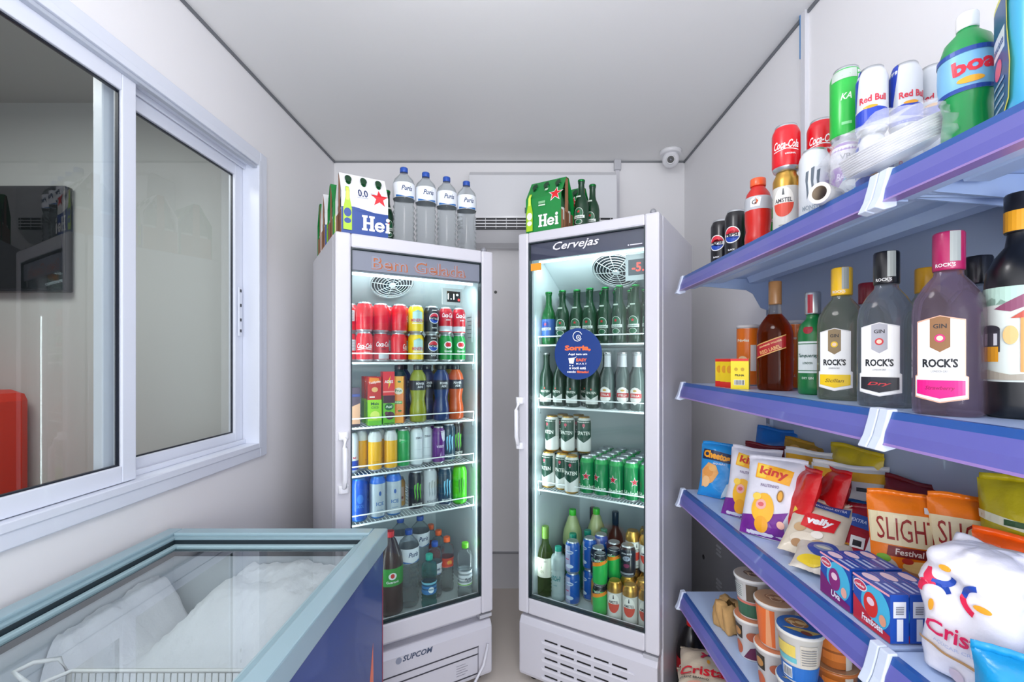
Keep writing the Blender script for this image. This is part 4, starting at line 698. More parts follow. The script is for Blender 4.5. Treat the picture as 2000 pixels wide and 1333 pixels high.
def swirl(cx, cy_, s, fl=1):
    A = []
    for (dx, dy, a0, col1, col2) in ((-.020, .022, 190, '#e02850', '#2448a8'), (-.022, -.006, 30, '#2448a8', '#e02850'), (.020, .004, 100, '#2448a8', '#e02850')):
        A += [('a', cx+dx*s, cy_+dy*s, .017*s, .006*s, a0, a0+75, col1), ('a', cx+dx*s, cy_+dy*s, .017*s, .006*s, a0+70, a0+150, col2)]
    A += [('e', cx-.012*s, cy_+.026*s, .006*s, .003*s, '#f0a830'), ('e', cx-.024*s, cy_-.016*s, .003*s, .006*s, '#f0a830'), ('e', cx+.022*s, cy_-.0*s, .007*s, .003*s, '#f0a830')]
    return A
def sugar(root):
    pr = [(.050, 0), (.060, .006), (.0625, .03), (.0615, .07), (.063, .12), (.0615, .150), (.058, .170), (.050, .188), (.034, .199), (.012, .203)]
    bp = lambda t, z: .0022*math.sin(5*t+40*z)+.0016*math.sin(9*t-90*z+1)+(.004*math.sin(3*t+160*z) if z > .14 else 0)
    b = MB(); q = []
    for i in range(len(pr)-1): q += [(pr[i][0]+(pr[i+1][0]-pr[i][0])*k/4, pr[i][1]+(pr[i+1][1]-pr[i][1])*k/4) for k in range(4)]
    q.append(pr[-1]); b.lathe(q, 'f#eceaf2', 72, 4.5, bump=bp); b.build('bag', root)
    def sf(th):
        g = cyl(pr, 4.5, th)
        def f(u, v, e):
            r = radius_at(pr, v); t = u/max(r, .03)*.82+th; rr = r*sup(t, 4.5)+bp(t, v)+e; return (rr*math.sin(t), -rr*math.cos(t), v)
        return f
    a = MB(); decal(a, swirl(.0, .132, 1.5) + [('t', 'Cristal', .004, .076, .024, '#d82058', {'b': .02, 'w': .094}), ('t', 'AÇÚCAR CRISTAL', .004, .056, .007, '#b8c0dc', {'w': .08}), ('p', [(-.06, .046), (.055, .036), (.055, .040), (-.06, .050)], '#b89060'), ('e', 0, .018, .012, .009, '#d8c8d4')], sf(0), .006, .006, e0=.0012, de=.0003); a.build('front_print', root)
    a = MB(); decal(a, swirl(.012, .140, .8) + [('t', 'Cristal', .012, .112, .012, '#e05888', {'w': .045}), ('r', -.022, .040, .04, .102, '#d4d2e0')] + [('r', -.018, .046+i*.009, .036, .049+i*.009, '#b8b8cc') for i in range(6)], sf(math.pi/2), .006, .006, e0=.0012, de=.0003); a.build('side_print', root)
    c = MB().grid(lambda i, j: ((i-.5)*.105, .012+.022*j+.004*math.sin(i*8), .190+.012*math.sin(j*3)+.004*math.sin(i*7+j*2)), 20, 6, 'f#e8e6ee'); o = c.build('folded_top', root); m_ = o.modifiers.new('thickness', 'SOLIDIFY'); m_.thickness = .0015
kind('sugar', 'sugar_bag', 'sugar bag', sugar)
pouch('rice', .20, .29, .065, 's#d8c8b0', swirl(.04, .20, 1.8) + [('t', 'Cristal', -.02, .12, .045, '#e02030', {'b': .02, 'w': .16}), ('t', 'ARROZ BRANCO', -.05, .08, .010, '#302828', {'w': .10}), ('e', -.04, .05, .03, .012, '#e8a890'), ('e', .06, .05, .03, .02, '#e09878')], 42, 'rice_bag', wr=1.0, rnd=.05)
pouch('bluepack', .16, .10, .07, 's#1c90c8', [('p', [(-.04, .02), (.05, .02), (.06, .05), (-.03, .055)], '#f0d0dc'), ('t', 'BRILHO', .01, .037, .018, '#d82850', {'b': .04, 'w': .075}), ('e', -.05, .06, .012, .006, '#58c0b0'), ('r', -.02, .07, .02, .078, '#b8dcec')], 43, 'soap_pack', wr=.5)
pouch('yellowlying', .13, .16, .04, 's#f0d818', [('p', [(.03, 0), (.06, 0), (.06, .15), (.04, .12)], '#e8e8e0')], 44)
pouch('bluesmall', .10, .12, .03, 's#48a8d0', [('t', 'W', -.03, .03, .016, '#203c80', {'b': .04}), ('e', .01, .06, .018, .012, '#e89838'), ('p', [(-.05, .03), (.0, .05), (.05, .03), (.05, .0), (-.05, .0)], '#d8e0e4')], 45)
# noodle cups
def cup(key, body, arts, lidc, lidart):
    def bld(root):
        pr = [(.034, 0), (.036, .003), (.048, .110), (.0515, .112), (.0520, .118), (.049, .120)]
        b = MB(); b.lathe(pr, body, 32); b.build('cup_body', root); l = MB(); decal(l, arts, cyl(pr[1:3]), .006, .03, e0=.0005); l.build('sleeve_print', root)
        l = MB(); l.lathe([(.0495, .1195), (.0495, .1208)], lidc, 30); decal(l, lidart, lambda u, v, e: (u, v, .1208+e)); l.build('lid', root)
    kind(key, 'noodle_cup', 'noodle cup', bld)
def nood(cx, cy_, c1='#a86838', c2='#d8a868'): return [('e', cx, cy_, .026, .018, c1), ('e', cx+.008, cy_+.004, .012, .007, c2), ('e', cx-.010, cy_-.003, .008, .006, c2), ('a', cx, cy_, .022, .003, 10, 200, c2), ('a', cx+.004, cy_-.004, .016, .003, 180, 350, '#e8c8a0')]
cup('cupgreen', 's#e4e4e2', [('r', -.11, .006, .11, .045, '#386850'), ('r', -.11, .045, .11, .052, '#d87868'), ('r', -.07, .06, -.01, .10, '#c8ccc8')] + [('r', -.068, .064+i*.006, -.014, .0665+i*.006, '#70787c') for i in range(6)] + [('r', .0, .055, .03, .105, '#605040')], '#b8a898', nood(0, 0, '#6c4c38', '#b89878'))
cup('cuporange', 's#e0dcd6', [('r', -.05, .006, .012, .106, '#e87030'), ('p', [(-.012, .006), (.004, .006), (.0, .106), (-.008, .106)], '#f0a878'), ('r', .02, .02, .05, .09, '#c8b8a0')], '#c89870', nood(0, 0, '#a87048', '#e0b080'))
cup('cupblue', 's#e0ddd4', [('r', -.11, .006, .11, .042, '#2068b8'), ('r', -.05, .05, .004, .062, '#68b8c0'), ('r', -.048, .064, .002, .092, '#e0c860'), ('r', -.030, .01, -.006, .038, '#e8ecf0'), ('r', .012, .046, .05, .098, '#d0c8b8')] + [('r', -.027+i*.003, .013, -.0255+i*.003, .034, '#50545c') for i in range(7)] + [('r', .014, .052+i*.006, .046, .054+i*.006, '#8c8c8c') for i in range(7)], '#3464a8', nood(-.01, .01, '#a87038', '#e0b878') + [('p', [(-.03, -.03), (.03, -.028), (.045, -.005), (-.0, -.012)], '#d0b060'), ('e', .02, -.025, .012, .008, '#884028')])
cup('cupmeat', 's#e8e4de', [('r', -.05, .060, -.012, .10, '#302820'), ('e', -.03, .078, .014, .012, '#c08848'), ('p', [(-.01, .006), (.04, .006), (.04, .05), (.01, .04)], '#6c2848'), ('e', -.028, .03, .016, .02, '#d0683c'), ('e', .02, .075, .02, .014, '#b86040')], '#d88860', nood(0, 0, '#b84c2c', '#e89868'))
cup('cuptan', 's#c87438', [('r', -.02, .02, .03, .10, '#e08038'), ('r', .03, .0, .05, .11, '#d8d0c4'), ('r', -.11, .040, .11, .046, '#a05828')], '#c8a078', nood(0, 0))
# chip tubes
def tube(key, th):
    def bld(root):
        pr = [(.036, 0, 'm#b8b8bc'), (.037, .003, 's#f07814'), (.037, .198, 'm#b8b8bc'), (.037, .202)]
        b = MB(); b.lathe(pr, 's#f07814', 30); decal(b, [('t', 'Pringles', 0, .155, .014, '#f4e8d0', {'b': .04, 'w': .044, 'sh': .1}), ('e', 0, .090, .016, .012, '#f0d0a0'), ('e', -.004, .088, .009, .006, '#e8b050'), ('r', .026, .05, .046, .14, '#e8e4e0'), ('t', 'ORIGINAL', 0, .04, .008, '#f4e0c0', {'w': .04})], cyl(pr, th=th), .005); b.build('tube', root)
        c = MB(); c.lathe([(.038, .200), (.038, .210), (.034, .211)], 's#e8e4e0', 26); c.build('lid', root)
    kind(key, 'chip_tube', 'chip tube', bld)
tube('tube1', 0)
# ================================================================ what stands in and on the fridges
FR = {'L': (-.659, 1.633, 31.1), 'R': (-.013, 1.957, -31.1)}
ORD = ['first', 'second', 'third', 'fourth', 'fifth', 'sixth', 'seventh', 'eighth', 'ninth', 'tenth', 'eleventh', 'twelfth']
def inf(side, key, x, y, z, label, rz=0, group=None, rot=None):
    ox, oy, a = FR[side]; c, s = math.cos(R(a)), math.sin(R(a))
    return place(key, (ox+x*c-y*s, oy+x*s+y*c, z+.0012), (0, 0, R(a+rz)), label, group)
def row(side, z, where, group, items, desc):
    """items (key, x, y[, turn]); desc: kind -> words; ordinals are counted from the left along the row"""
    n = {}; tot = {}
    for it in items: tot[desc[it[0]]] = tot.get(desc[it[0]], 0)+1
    for it in items:
        d = desc[it[0]]; i = n.get(d, 0); n[d] = i+1
        lab = f'{d} {where}' if tot[d] == 1 else f'{ORD[i]} {d} from left {where}'
        inf(side, it[0], it[1], it[2], z, lab, it[3] if len(it) > 3 else random.uniform(-6, 6), group)
J = random.uniform
# left fridge, shelf 1
d1 = {'coke': 'red cola can', 'cokeback': 'red can with grey panel', 'cokezero': 'red zero cola can', 'yellow': 'yellow can', 'pepsi': 'black cola can', 'guarana': 'green guarana can', 'cokeslim': 'slim red cola can'}
z = 1.352
row('L', z, 'in front row, top shelf, left fridge', 'soft drink cans on the top shelf of the left fridge', [('coke', .128, .125, -12), ('cokezero', .193, .135, 8), ('coke', .262, .125, 70), ('yellow', .333, .122, 6), ('pepsi', .402, .125, -4), ('guarana', .466, .125, 4), ('guarana', .528, .128, -2)], d1)
row('L', z, 'in second row, top shelf, left fridge', 'soft drink cans behind the front row, left fridge', [('cokeback', .082, .19, 0), ('coke', .155, .20, 40), ('cokeback', .228, .195, 10), ('cokeback', .296, .19, 20), ('yellow', .365, .195), ('pepsi', .435, .195), ('guarana', .505, .195)], d1)
z = 1.352+.116
row('L', z, 'stacked in upper layer, top shelf, left fridge', 'stacked cans in the upper layer, left fridge', [('coke', .128, .125, 150), ('coke', .193, .135, 120), ('coke', .266, .125, 100), ('yellow', .333, .122, -2), ('pepsi', .402, .125, 4), ('cokeslim', .466, .125, 0), ('cokeslim', .528, .128, 6)], d1)
row('L', z, 'in upper layer second row, left fridge', 'upper layer cans behind the front row', [('cokeback', .082, .19, -10), ('coke', .155, .20, 60), ('coke', .228, .195, 90), ('coke', .296, .19, 110), ('pepsi', .435, .195)], d1)
# shelf 2
z = 1.103
inf('L', 'chocobrown', .082, .13, z, 'brown and dark blue chocolate drink carton at left end of second shelf, left fridge')
inf('L', 'coco', .163, .125, z, 'lime green coconut juice carton under a red carton')
inf('L', 'dafruta', .163, .128, z+.100, 'dark red carton stacked on lime green juice carton')
inf('L', 'acai', .218, .125, z, 'green and brown acai carton under a bright red carton')
inf('L', 'redcoco', .218, .128, z+.115, 'bright red carton with yellow bolt stacked on acai carton')
inf('L', 'orangetall', .268, .15, z, 'tall orange juice carton beside the stacked small cartons', -25)
inf('L', 'dafruta', .165, .21, z+.1, 'dark red carton in back behind the stacked small cartons', 5); inf('L', 'coco', .165, .21, z, 'lime green carton in back row of second shelf, left fridge', 5)
g_ = 'sports drink bottles in the left fridge'
for k, x, y, l in (('pw_teal', .295, .23, 'teal sports drink bottle partly behind the orange carton'), ('pw_yellow', .345, .13, 'yellow-green sports drink bottle in front on second shelf'), ('pw_navy', .405, .19, 'navy sports drink bottle behind between yellow-green and dark blue ones'),
                   ('pw_blue', .447, .13, 'dark blue sports drink bottle beside the orange one'), ('pw_orange', .518, .14, 'orange sports drink bottle at right end of second shelf')):
    inf('L', k, x, y, z, l, J(-8, 8), g_)
row('L', z, 'in back row, second shelf, left fridge', g_, [('pw_blue', .34, .32), ('pw_navy', .41, .32), ('pw_gold', .475, .245), ('pw_gold', .542, .26)], {'pw_blue': 'dark blue sports bottle', 'pw_navy': 'navy sports bottle', 'pw_gold': 'golden sports bottle'})
# shelf 3
z = .92
row('L', z, 'in front row, third shelf, left fridge', 'tall slim cans on the third shelf, left fridge', [('tallyellow', .168, .125, 0), ('tallyellow', .230, .125, 30), ('tallgreen', .283, .13), ('tallwhite', .338, .13, 5), ('tallwhite', .389, .155, -5), ('tallpurple', .433, .125, 0)],
    {'tallyellow': 'slim yellow can', 'tallgreen': 'slim green can', 'tallwhite': 'slim white can', 'tallpurple': 'slim purple can'})
inf('L', 'mon_blue', .487, .15, z, 'black can with pale blue claw marks near right end, third shelf', -8); inf('L', 'mon_black', .545, .19, z, 'black can with green claw marks at right end, third shelf', -10)
row('L', z, 'in second row, third shelf, left fridge', 'slim cans behind the front row, third shelf', [('rbtall', .082, .14), ('tallyellow', .125, .18, 60), ('tallyellow', .20, .185), ('tallgreen', .256, .19), ('tallwhite', .311, .19), ('tallwhite', .365, .215), ('tallpurple', .42, .20), ('mon_blue', .475, .23)],
    {'rbtall': 'silver and blue can', 'tallyellow': 'slim yellow can', 'tallgreen': 'slim green can', 'tallwhite': 'slim white can', 'tallpurple': 'slim purple can', 'mon_blue': 'blue clawed can'})
# shelf 4
z = .735
inf('L', 'bluecan', .105, .125, z, 'deep blue can at left end of fourth shelf, left fridge'); inf('L', 'bluecan', .142, .205, z, 'deep blue can behind the first silver-blue can')
inf('L', 'icecan', .178, .125, z, 'silver can with blue top next to the deep blue can', 5); inf('L', 'icecan', .243, .13, z, 'silver can with blue top, right one of the pair', -4)
inf('L', 'pw_gold', .30, .25, z-.0, 'golden bottle standing behind the silver blue-topped cans') if False else None
inf('L', 'mixyellow', .285, .21, z, 'golden brown can behind the silver blue-topped cans'); inf('L', 'mixyellow', .255, .30, z, 'golden brown can deep on the fourth shelf, left fridge')
inf('L', 'mon_black', .340, .14, z, 'black can with green claw marks on the fourth shelf', -5); inf('L', 'mon_white', .403, .15, z, 'white energy can between the black and blue clawed cans'); inf('L', 'mon_black', .435, .22, z, 'dark energy can behind, between white and blue cans', 120)
inf('L', 'mon_blue', .468, .135, z, 'pale blue clawed can beside the lime one, fourth shelf', -5); inf('L', 'mon_lime', .530, .125, z, 'lime green energy can at right end of fourth shelf', -4)
# floor of the left fridge
z = .3305
for k, x, y, l in (('guarana2', .235, .15, 'large dark soda bottle with green label and red cap on fridge floor'), ('water15', .318, .17, 'large clear water bottle in front on the floor of left fridge'), ('water15', .33, .33, 'large water bottle behind, left one, bottom of left fridge'),
                   ('water15', .415, .31, 'large water bottle behind, right one, bottom of left fridge'), ('waterteal', .383, .10, 'small teal water bottle with turquoise cap and blue label'), ('water5', .437, .18, 'small water bottle with dark blue cap next to the teal one'),
                   ('fantasmall', .503, .205, 'small bottle with orange cap and orange label, front one'), ('fantasmall', .50, .30, 'small orange capped bottle, middle one of the row'), ('fantasmall', .495, .39, 'small orange capped bottle, rearmost of the row'),
                   ('watergreen', .545, .10, 'small water bottle with lime green cap standing alone by the door')):
    inf('L', k, x, y, z, l, J(-5, 5), {'water15': 'large water bottles at the bottom of the left fridge', 'fantasmall': 'orange capped bottles'}.get(k))
# on top of the left fridge
z = 1.8215
inf('L', 'pack0', .108, .085, z, 'white and blue beer carton with red star at front on left fridge', 0, 'beer cartons on the left fridge')
inf('L', 'packg', .100, .222, z, 'beer carton second from front on the left fridge', 0, 'beer cartons on the left fridge'); inf('L', 'pack0', .092, .359, z, 'beer carton second from the back on the left fridge', 0, 'beer cartons on the left fridge'); inf('L', 'packg', .097, .496, z, 'rearmost beer carton on the left fridge beside the wall', 0, 'beer cartons on the left fridge')
inf('L', 'hein', .224, .165, z, 'single green beer bottle between the white carton and the water bottles')
for i, (x, l) in enumerate(((.278, 'leftmost'), (.370, 'second from left'), (.462, 'third from left'), (.554, 'rightmost'))):
    inf('L', 'water15', x, .105, z, f'blue-capped water bottle on left fridge, {l} of the four', -8-3*i, 'water bottles on top of the left fridge')
# right fridge
dh = {'hein': 'green beer bottle', 'hein0': 'blue labelled beer bottle', 'spatenb': 'pointed label beer bottle', 'stella': 'white foil beer bottle', 'spaten': 'green white can', 'heincan': 'green star can'}
z = 1.428
row('R', z, 'in front row, top shelf', 'long neck beer bottles on the top shelf of the right fridge', [('hein0', .073, .14)] + [('hein', x, .13+.012*(i % 2), 31*(.5-x/.6)+J(-8, 8)) for i, x in enumerate((.145, .208, .272, .336, .400, .463, .525))], dh)
row('R', z, 'in second row, top shelf', 'long neck beer bottles behind the front row', [('hein', x, .20+.012*(i % 2), J(-20, 20)) for i, x in enumerate((.108, .176, .240, .304, .368, .432, .495))], dh)
row('R', z, 'in third row, top shelf', 'long neck beer bottles deep on the top shelf', [('hein', x, .275, J(-20, 20)) for i, x in enumerate((.075, .145, .208, .272, .336, .400, .463, .525))], dh)
z = 1.16
row('R', z, 'in front row, second shelf, right fridge', 'beer bottles on the second shelf of the right fridge', [('spatenb', .068, .13, 10), ('spatenb', .131, .135, -14), ('spatenb', .196, .13, 0), ('spatenb', .285, .13, 8), ('stella', .350, .13, -4), ('stella', .413, .14, 12), ('stella', .476, .13, -6), ('stella', .538, .145, 8)], dh)
row('R', z, 'in second row, second shelf, right fridge', 'beer bottles behind the front row, second shelf', [('spatenb', .100, .20), ('spatenb', .165, .20), ('spatenb', .238, .19), ('spatenb', .318, .20), ('stella', .382, .20), ('stella', .445, .205), ('stella', .507, .205)], dh)
z = .80
row('R', z, 'in front row, third shelf, right fridge', 'white and green beer cans on the third shelf', [('spaten', .076, .135, -14), ('spaten', .143, .135, 2), ('spaten', .201, .105, 10)], dh)
row('R', z, 'behind front row, third shelf, right fridge', 'white and green beer cans behind the front ones', [('spaten', .085, .21), ('spaten', .155, .205), ('spaten', .10, .28), ('spaten', .17, .28)], dh)
row('R', z+.157, 'in upper layer, third shelf, right fridge', 'white and green beer cans in the upper layer', [('spaten', .085, .15, -20), ('spaten', .155, .165, 4), ('spaten', .222, .185, 20), ('spaten', .10, .225), ('spaten', .17, .245)], dh)
HR = ('front', 'second', 'third', 'fourth', 'rearmost')
for r in range(5):
    row('R', z, f'in {HR[r]} row, right fridge', 'green star cans in a block on the third shelf', [('heincan', x+(0 if r % 2 == 0 else .0), .125+.0625*r, 20+J(-25, 25) if r else (14, -30, -8, 40, 30)[i]) for i, x in enumerate((.262, .326, .389, .452, .515)) ], dh)
z = .3305
for k, x, y, zz, l, rz in (('wine', .064, .125, 0, 'white wine bottle with cream label at left front of fridge floor', 0), ('icebottle', .135, .11, 0, 'clear soft drink bottle with teal cap beside the wine bottle', 0), ('limebottle', .115, .30, 0, 'large lemon drink bottle with bright green cap behind the wine', 0),
        ('limebottle', .205, .37, 0, 'large lemon drink bottle at the very back of right fridge', 0), ('darkwine', .155, .45, 0, 'dark wine bottle at the back left of right fridge', 0), ('darkwine', .27, .45, 0, 'dark wine bottle at the back centre of right fridge', 0),
        ('greensoda', .165, .195, 0, 'green bottle with teal cap, frontmost of three in right fridge', 0), ('greensoda', .205, .265, 0, 'green bottle with teal cap, middle of three in right fridge', 0), ('greensoda', .262, .32, 0, 'green bottle with teal cap, rearmost of three in right fridge', 0),
        ('blueload', .200, .115, 0, 'blue and silver beer can, lower one of front stack', 20), ('blueload', .200, .115, .132, 'blue and silver beer can, upper one of front stack', 20), ('blueload', .250, .185, 0, 'blue beer can, lower one of second stack', -15), ('blueload', .250, .185, .132, 'blue beer can, upper one of second stack', -15),
        ('blueload', .275, .25, 0, 'blue beer can low in the rear stack', 30), ('blueload', .275, .25, .132, 'blue beer can topping the rear stack', 30),
        ('ginger', .333, .090, 0, 'green can with orange stripe, lower one of front stack', 0), ('ginger', .333, .090, .124, 'green can with orange stripe, upper one of front stack', 0), ('mixyellow', .303, .146, 0, 'golden brown can under a black can', 0), ('blackcan', .303, .146, .124, 'black can standing on a golden brown can', -20),
        ('ginger', .366, .164, 0, 'green can with orange stripe, lower one of back stack', -20), ('ginger', .366, .164, .124, 'green can with orange stripe, upper one of back stack', -20), ('blackcan', .340, .235, 0, 'black can low behind the green cans', 0), ('blackcan', .340, .235, .124, 'black can topping the stack behind the green cans', 0),
        ('amstel', .397, .085, 0, 'gold-topped beer can with red oval, left one in front row', 8), ('amstel', .459, .085, 0, 'gold-topped beer can with red oval, middle one in front row', 8), ('amstel', .521, .088, 0, 'gold-topped beer can with red oval, right one in front row', 4),
        ('amstel', .428, .150, 0, 'gold-topped beer can under the large black can', 0), ('blackcan', .428, .150, .158, 'large black can standing on a gold-topped can', 8), ('amstel', .490, .150, 0, 'gold-topped beer can, lower one of the second row stack', 0)):
    inf('R', k, x, y, z+zz, l, rz)
for i, (x, y) in enumerate(((.487, .215), (.425, .225), (.525, .275), (.465, .285), (.525, .340), (.465, .350), (.525, .405), (.525, .47))):
    for j in (0, 1): inf('R', 'amstel', x, y, z+.158*j, 'gold-topped beer can in the tall stacks at back right of right fridge', J(0, 90), 'gold beer cans stacked at the back of the right fridge')
z = 1.8965
inf('R', 'packg', .100, .10, z, 'green beer carton with red star at front on right fridge', 0, 'beer cartons on the right fridge'); inf('R', 'packg', .115, .25, z, 'green beer carton behind the front one on right fridge', -4, 'beer cartons on the right fridge')
inf('R', 'hein', .225, .15, z, 'green beer bottle right of the carton on right fridge, front one'); inf('R', 'hein', .245, .225, z, 'green beer bottle right of the carton on right fridge, back one')

# ================================================================ on the wall shelves
def on(key, x, y, z, rz, label, group=None, tx=0, ty=0):
    """rz: heading of the front, degrees; 0 faces the doorway, -90 faces the left wall"""
    return place(key, (x, y, z), Euler((R(tx), R(ty), R(rz)), 'XYZ')[:], label, group)
z = SH[0]+.0005
on('pepsislim', .665, 1.535, z, -50, 'black cola can on top shelf, the farther of the pair', 'black cola cans on the top shelf'); on('pepsislim', .668, 1.435, z, -48, 'black cola can on top shelf, beside the red drink bottle', 'black cola cans on the top shelf')
on('isotonic', .668, 1.300, z, -40, 'red sports drink bottle with orange cap on top shelf'); on('greenshelf', .735, 1.36, z, -30, 'green can behind the red sports drink bottle')
on('amstel', .668, 1.162, z, -42, 'gold-topped beer can under a red cola can, top shelf'); on('coke', .668, 1.162, z+.158, -30, 'red cola can standing on the gold-topped beer can')
on('spaten', .735, 1.23, z, -30, 'green white beer can behind the gold-topped can, top shelf')
on('mon_zero', .668, 1.050, z, -38, 'silver can with dark claw marks on top shelf'); on('amstel', .740, 1.135, z, -40, 'gold-topped can hidden behind the silver can, top shelf'); on('coke', .740, 1.135, z+.158, -30, 'red cola can raised behind the silver clawed can')
on('purpleshelf', .705, 1.000, z, -38, 'purple and silver slim can under the green can, top shelf'); on('greenshelf', .705, 1.000, z+.157, -35, 'green slim can stacked on the purple one, top shelf')
for x, y, l in ((.700, .920, 'left'), (.757, .908, 'middle'), (.817, .915, 'right')):
    for j in (0, 1): on('redbull', x, y, z+.133*j, -42 if l != 'middle' else -20, f'silver and blue energy can, {("lower", "upper")[j]} one of {l} stack', 'silver and blue energy cans on the top shelf')
on('detergent', .705, .728, z, -38, 'green detergent bottle with white cap and blue label on top shelf'); on('jug', .712, .625, z, -125, 'large light blue fabric softener jug on top shelf')
on('bluesmall', .690, .925, z+.02, -35, 'small blue snack bag lying beside the paper roll', None, -35, 12)
t = thing('paper_roll', 'small cream paper roll lying at the edge of top shelf', 'paper roll', (.648, .955, z+.022), (0, 0, R(-58)))
q = MB(); q.lathe([(.021, 0, '#e4e0da'), (.021, .06)], '#e4e0da', 24, cap=False); q.lathe([(.014, .06), (.014, 0)], '#a89884', 24, cap=False)
q.add([(r*math.sin(2*math.pi*i/24), -r*math.cos(2*math.pi*i/24), zz) for zz in (0, .06) for r in (.014, .021) for i in range(24)], [(b*48+i, b*48+(i+1) % 24, b*48+24+(i+1) % 24, b*48+24+i) for b in (0, 1) for i in range(24)], '#d8d2ca')
o = q.build('roll', t); o.rotation_euler = (R(90), 0, 0)
# clear bag of white plastic plates hanging a little over the edge
t = thing('plastic_bag', 'clear plastic bag holding a stack of white plates at edge of top shelf', 'bag', (.672, .835, z+.012), (0, 0, R(2)))
p = MB()
for i in range(9): p.lathe([(.045, .0), (.068, .010), (.072, .0115)], 's#eeeef2', 36, ctr=(0, 0, 0)) if i == 0 else p.lathe([(.062, .006+i*.0045), (.072, .0115+i*.0045), (.0725, .0125+i*.0045)], 's#eeeef2', 36)
o = p.build('plates', t); o.rotation_euler = (R(0), R(-24), 0); o.location = (.008, 0, .034); o.scale = (1, 1.15, .9)
bgk = 'b#f4f6fa'
def bagf(i, j):
    a = 2*math.pi*i; b = -math.pi/2+math.pi*j; r = math.cos(b)**.6 if math.cos(b) > 0 else 0
    n = 1+.07*math.sin(7*a+3*j)+.05*math.sin(13*a-9*j)+.05*math.sin(19*j*3+a*2)
    return (.078*r*math.cos(a)*n-.004+.02*j*0, .118*r*math.sin(a)*n, .052+.058*math.sin(b)*(1+.12*math.sin(5*a+2)))
o = MB().grid(bagf, 60, 30, bgk).build('film', t)
c_ = MB().grid(lambda i, j: ((i-.5)*.06*(1+.5*j)+.03*j, .10+.09*j, .085+.03*j+.012*math.sin(9*i+5*j)), 14, 10, bgk).build('loose_end', t)

z = SH[1]+.0005
for i, y in enumerate((1.535, 1.497, 1.459)): on('candy', .668, y, z, -70, f'small yellow and red box, {("farthest", "middle", "nearest")[i]} of the three slim ones', 'small yellow boxes on the second shelf')
on('candyback', .668, 1.405, z, -35, 'yellow box with barcode at the right end of the small boxes', 'small yellow boxes on the second shelf')
on('tube1', .800, 1.625, z, -55, 'orange chip tube beside the yellow boxes', 'orange chip tubes'); on('tube1', .860, 1.445, z, -60, 'orange chip tube behind the whisky bottle', 'orange chip tubes')
on('whisky', .745, 1.352, z, -45, 'whisky bottle with amber liquid and slanted red label on shelf'); on('greengin', .750, 1.185, z, -52, 'dark green gin bottle with pale label and silver cap')
on('rocks_yellow', .720, 1.035, z, -52, 'clear gin bottle with yellow cap and yellow label foot', 'gin bottles with shield labels'); on('rocks_black', .700, .883, z, -52, 'clear gin bottle with black cap and black label foot', 'gin bottles with shield labels'); on('rocks_pink', .694, .748, z, -56, 'pink gin bottle with purple cap and pink label foot', 'gin bottles with shield labels')
on('cap_red', .832, 1.105, z, -50, 'clear bottle with dark red cap behind the yellow capped gin'); on('cap_gold', .815, .925, z, -50, 'clear bottle with gold cap behind, between black and pink gin'); on('cap_black', .815, .822, z, -50, 'clear bottle with black cap behind the pink gin')
on('darkliqueur', .764, .704, z, -62, 'large dark bottle with colourful village label at right end')

z = SH[2]+.003
on('cheetos', .690, 1.640, z, -42, 'light blue cheese snack bag at far end of third shelf', None, -17); on('kiny1', .690, 1.415, z, -50, 'white and purple snack bag, left one of the pair', 'white and purple snack bags', -20); on('kiny2', .678, 1.262, z, -46, 'white and purple snack bag, right one of the pair', 'white and purple snack bags', -20)
on('bluebag', .870, 1.610, z+.045, -58, 'deep blue snack bag at the back by the upright', None, -16); on('maroonbag', .800, 1.540, z, -46, 'maroon snack bag between the blue bags', None, -16); on('goldbag', .885, 1.480, z+.03, -66, 'golden brown snack bag at the back wall', None, -16)
on('redbag', .722, 1.240, z, -97, 'shiny red snack bag beside the white ones, front one', 'shiny red snack bags', -14); on('redbag', .785, 1.225, z, -95, 'shiny red snack bag, behind the first red one', 'shiny red snack bags', -14)
on('whiteyellow', .838, 1.320, z+.02, -42, 'white and yellow snack bag behind the red bags, farther one', 'white and yellow snack bags', -16); on('whiteyellow', .842, 1.190, z+.01, -40, 'white and yellow snack bag behind the red bags, nearer one', 'white and yellow snack bags', -16)
on('yellowbag', .905, 1.270, z+.05, -82, 'yellow snack bag top standing against the back panel', None, -6); on('maroonbag', .892, 1.075, z, -72, 'dark red snack bag by the back panel left of orange bags', None, -12)
for i in range(6):
    k = ('slimred', 'slimred', 'slimgreen', 'slimorange', 'slimgreen', 'slimorange')[i]
    on(k, .745+.022*i, 1.090-.004*i, z, -50, f'{dict(slimred="dark red", slimgreen="blue and green", slimorange="orange and yellow")[k]} flat popcorn bag, {ORD[i]} behind the front popcorn bag', 'flat popcorn bags filed in a row', -42)
on('slimwhite', .800, 1.000, z, -60, 'white and purple flat bag, front one beside the orange bag', 'white and purple flat bags', -30); on('slimwhite', .830, 1.010, z, -60, 'white and purple flat bag, back one', 'white and purple flat bags', -30)
on('velly', .695, 1.115, z+.012, -48, 'cream popcorn bag with red badge in front of the row', None, -50); on('popcorn', .668, 1.035, z+.010, -40, 'cream bag with round blue badge lying under the popcorn bag', None, -76)
for i, (k, y, l) in enumerate((('uva', .935, 'purple grape'), ('framboesa', .838, 'red raspberry'))):
    for j in range(3): on(k, .652+.034*j, y, z, -90, f'blue {l} dessert box, {("front", "middle", "back")[j]} of its row', f'{l} dessert boxes')
on('slight', .785, .935, z, -28, 'orange noodle bag with cream lettering panel, front one', 'orange noodle bags', -8); on('slight', .860, .875, z+.01, -34, 'orange noodle bag with cream panel, partly hidden one', 'orange noodle bags', -8)
on('rancheiro', .880, .785, z, -66, 'large olive yellow bag at the back of third shelf', None, -6); on('floco', .835, .720, z+.02, -46, 'orange bag with yellow lettering behind the sugar bag', None, -12)
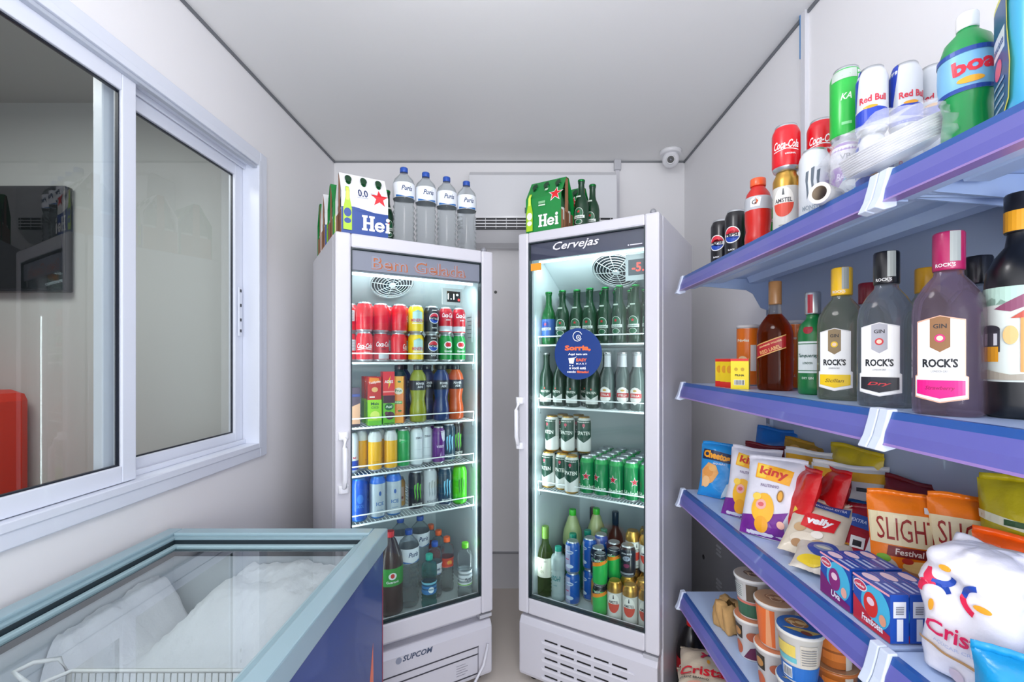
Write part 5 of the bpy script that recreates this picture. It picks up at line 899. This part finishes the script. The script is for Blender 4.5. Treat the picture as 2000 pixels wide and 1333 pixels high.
on('sugar', .712, .705, z, -74, 'white sugar bag with red and blue swirls on third shelf'); on('bluepack', .668, .572, z, -46, 'turquoise blue soap pack at the lower right corner')

z = SH[3]+.0005
gc = 'stacked instant noodle cups'
for k, x, y, j, rz, l in (('cupmeat', .690, 1.375, 0, -48, 'white noodle cup with meat picture under the green and white cup'), ('cupgreen', .690, 1.375, 1, -48, 'white noodle cup with green base on top of stack'), ('cupmeat', .680, 1.235, 0, -45, 'noodle cup with food picture under the orange striped cup'), ('cuporange', .680, 1.235, 1, -45, 'noodle cup with orange stripe on top of stack'),
        ('cupblue', .668, 1.105, 0, -45, 'noodle cup with blue base, lower one of nearest stack'), ('cupblue', .668, 1.105, 1, -45, 'noodle cup with blue base and barcode topping nearest stack'), ('cuptan', .790, 1.160, 0, -45, 'brown noodle cup, lower one behind the blue cups'), ('cuptan', .790, 1.160, 1, -45, 'orange brown noodle cup, upper one behind the blue cups'),
        ('cuptan', .810, 1.400, 0, -45, 'brown noodle cup low behind the green and white cup'), ('cupblue', .810, 1.400, 1, -45, 'noodle cup with yellow lid glimpsed behind the green and white cup'), ('cuptan', .782, 1.285, 0, -45, 'brown noodle cup in the middle of the lowest shelf'), ('cupmeat', .782, 1.285, 1, -45, 'white noodle cup in the middle, topping its stack')):
    on(k, x, y, z+.1215*j, rz, l, gc)
on('yellowlying', .672, .985, z+.022, -45, 'bright yellow packet lying at the bottom of the picture', None, -70); on('bluesmall', .80, 1.03, z+.02, -45, 'small blue packet lying behind the yellow packet', None, -60)
def kraft(i, j):
    a = 2*math.pi*i; h = j; r = (.050+.006*math.sin(5*a)+.004*math.sin(11*a+6*j))*(1-.25*max(0, j-.6)); r *= .35 if j > .97 else (1 if j > .02 else .85)
    return (r*math.cos(a)*.9, r*math.sin(a)*1.1, .085*min(j, .92)+.004*math.sin(4*a+9*j)*(j > .05))
o = MB().grid(kraft, 40, 16, 'k#c49a62').build('paper_bag'); o.location = (.690, 1.520, z); tag(o, 'crumpled brown paper bag at the far end of the lowest shelf', 'bag')

# on the floor between fridge and shelves
on('cola2', .672, 1.825, .0005, -30, 'large dark cola bottle with red cap on the floor, front one', 'cola bottles on the floor'); on('cola2', .775, 1.90, .0005, -30, 'large dark cola bottle on the floor, partly behind the shelf', 'cola bottles on the floor')
for i, (x, y, a, l) in enumerate(((.590, 1.43, -26, 'rice bag at the bottom of the pile on the floor'), (.600, 1.425, -16, 'rice bag in the middle of the floor pile'), (.585, 1.435, -22, 'cream rice bag with red lettering topping the pile by the shelf end'))):
    on('rice', x, y, .132+.073*i, a, l, 'rice bags piled by the shelf end', -90)
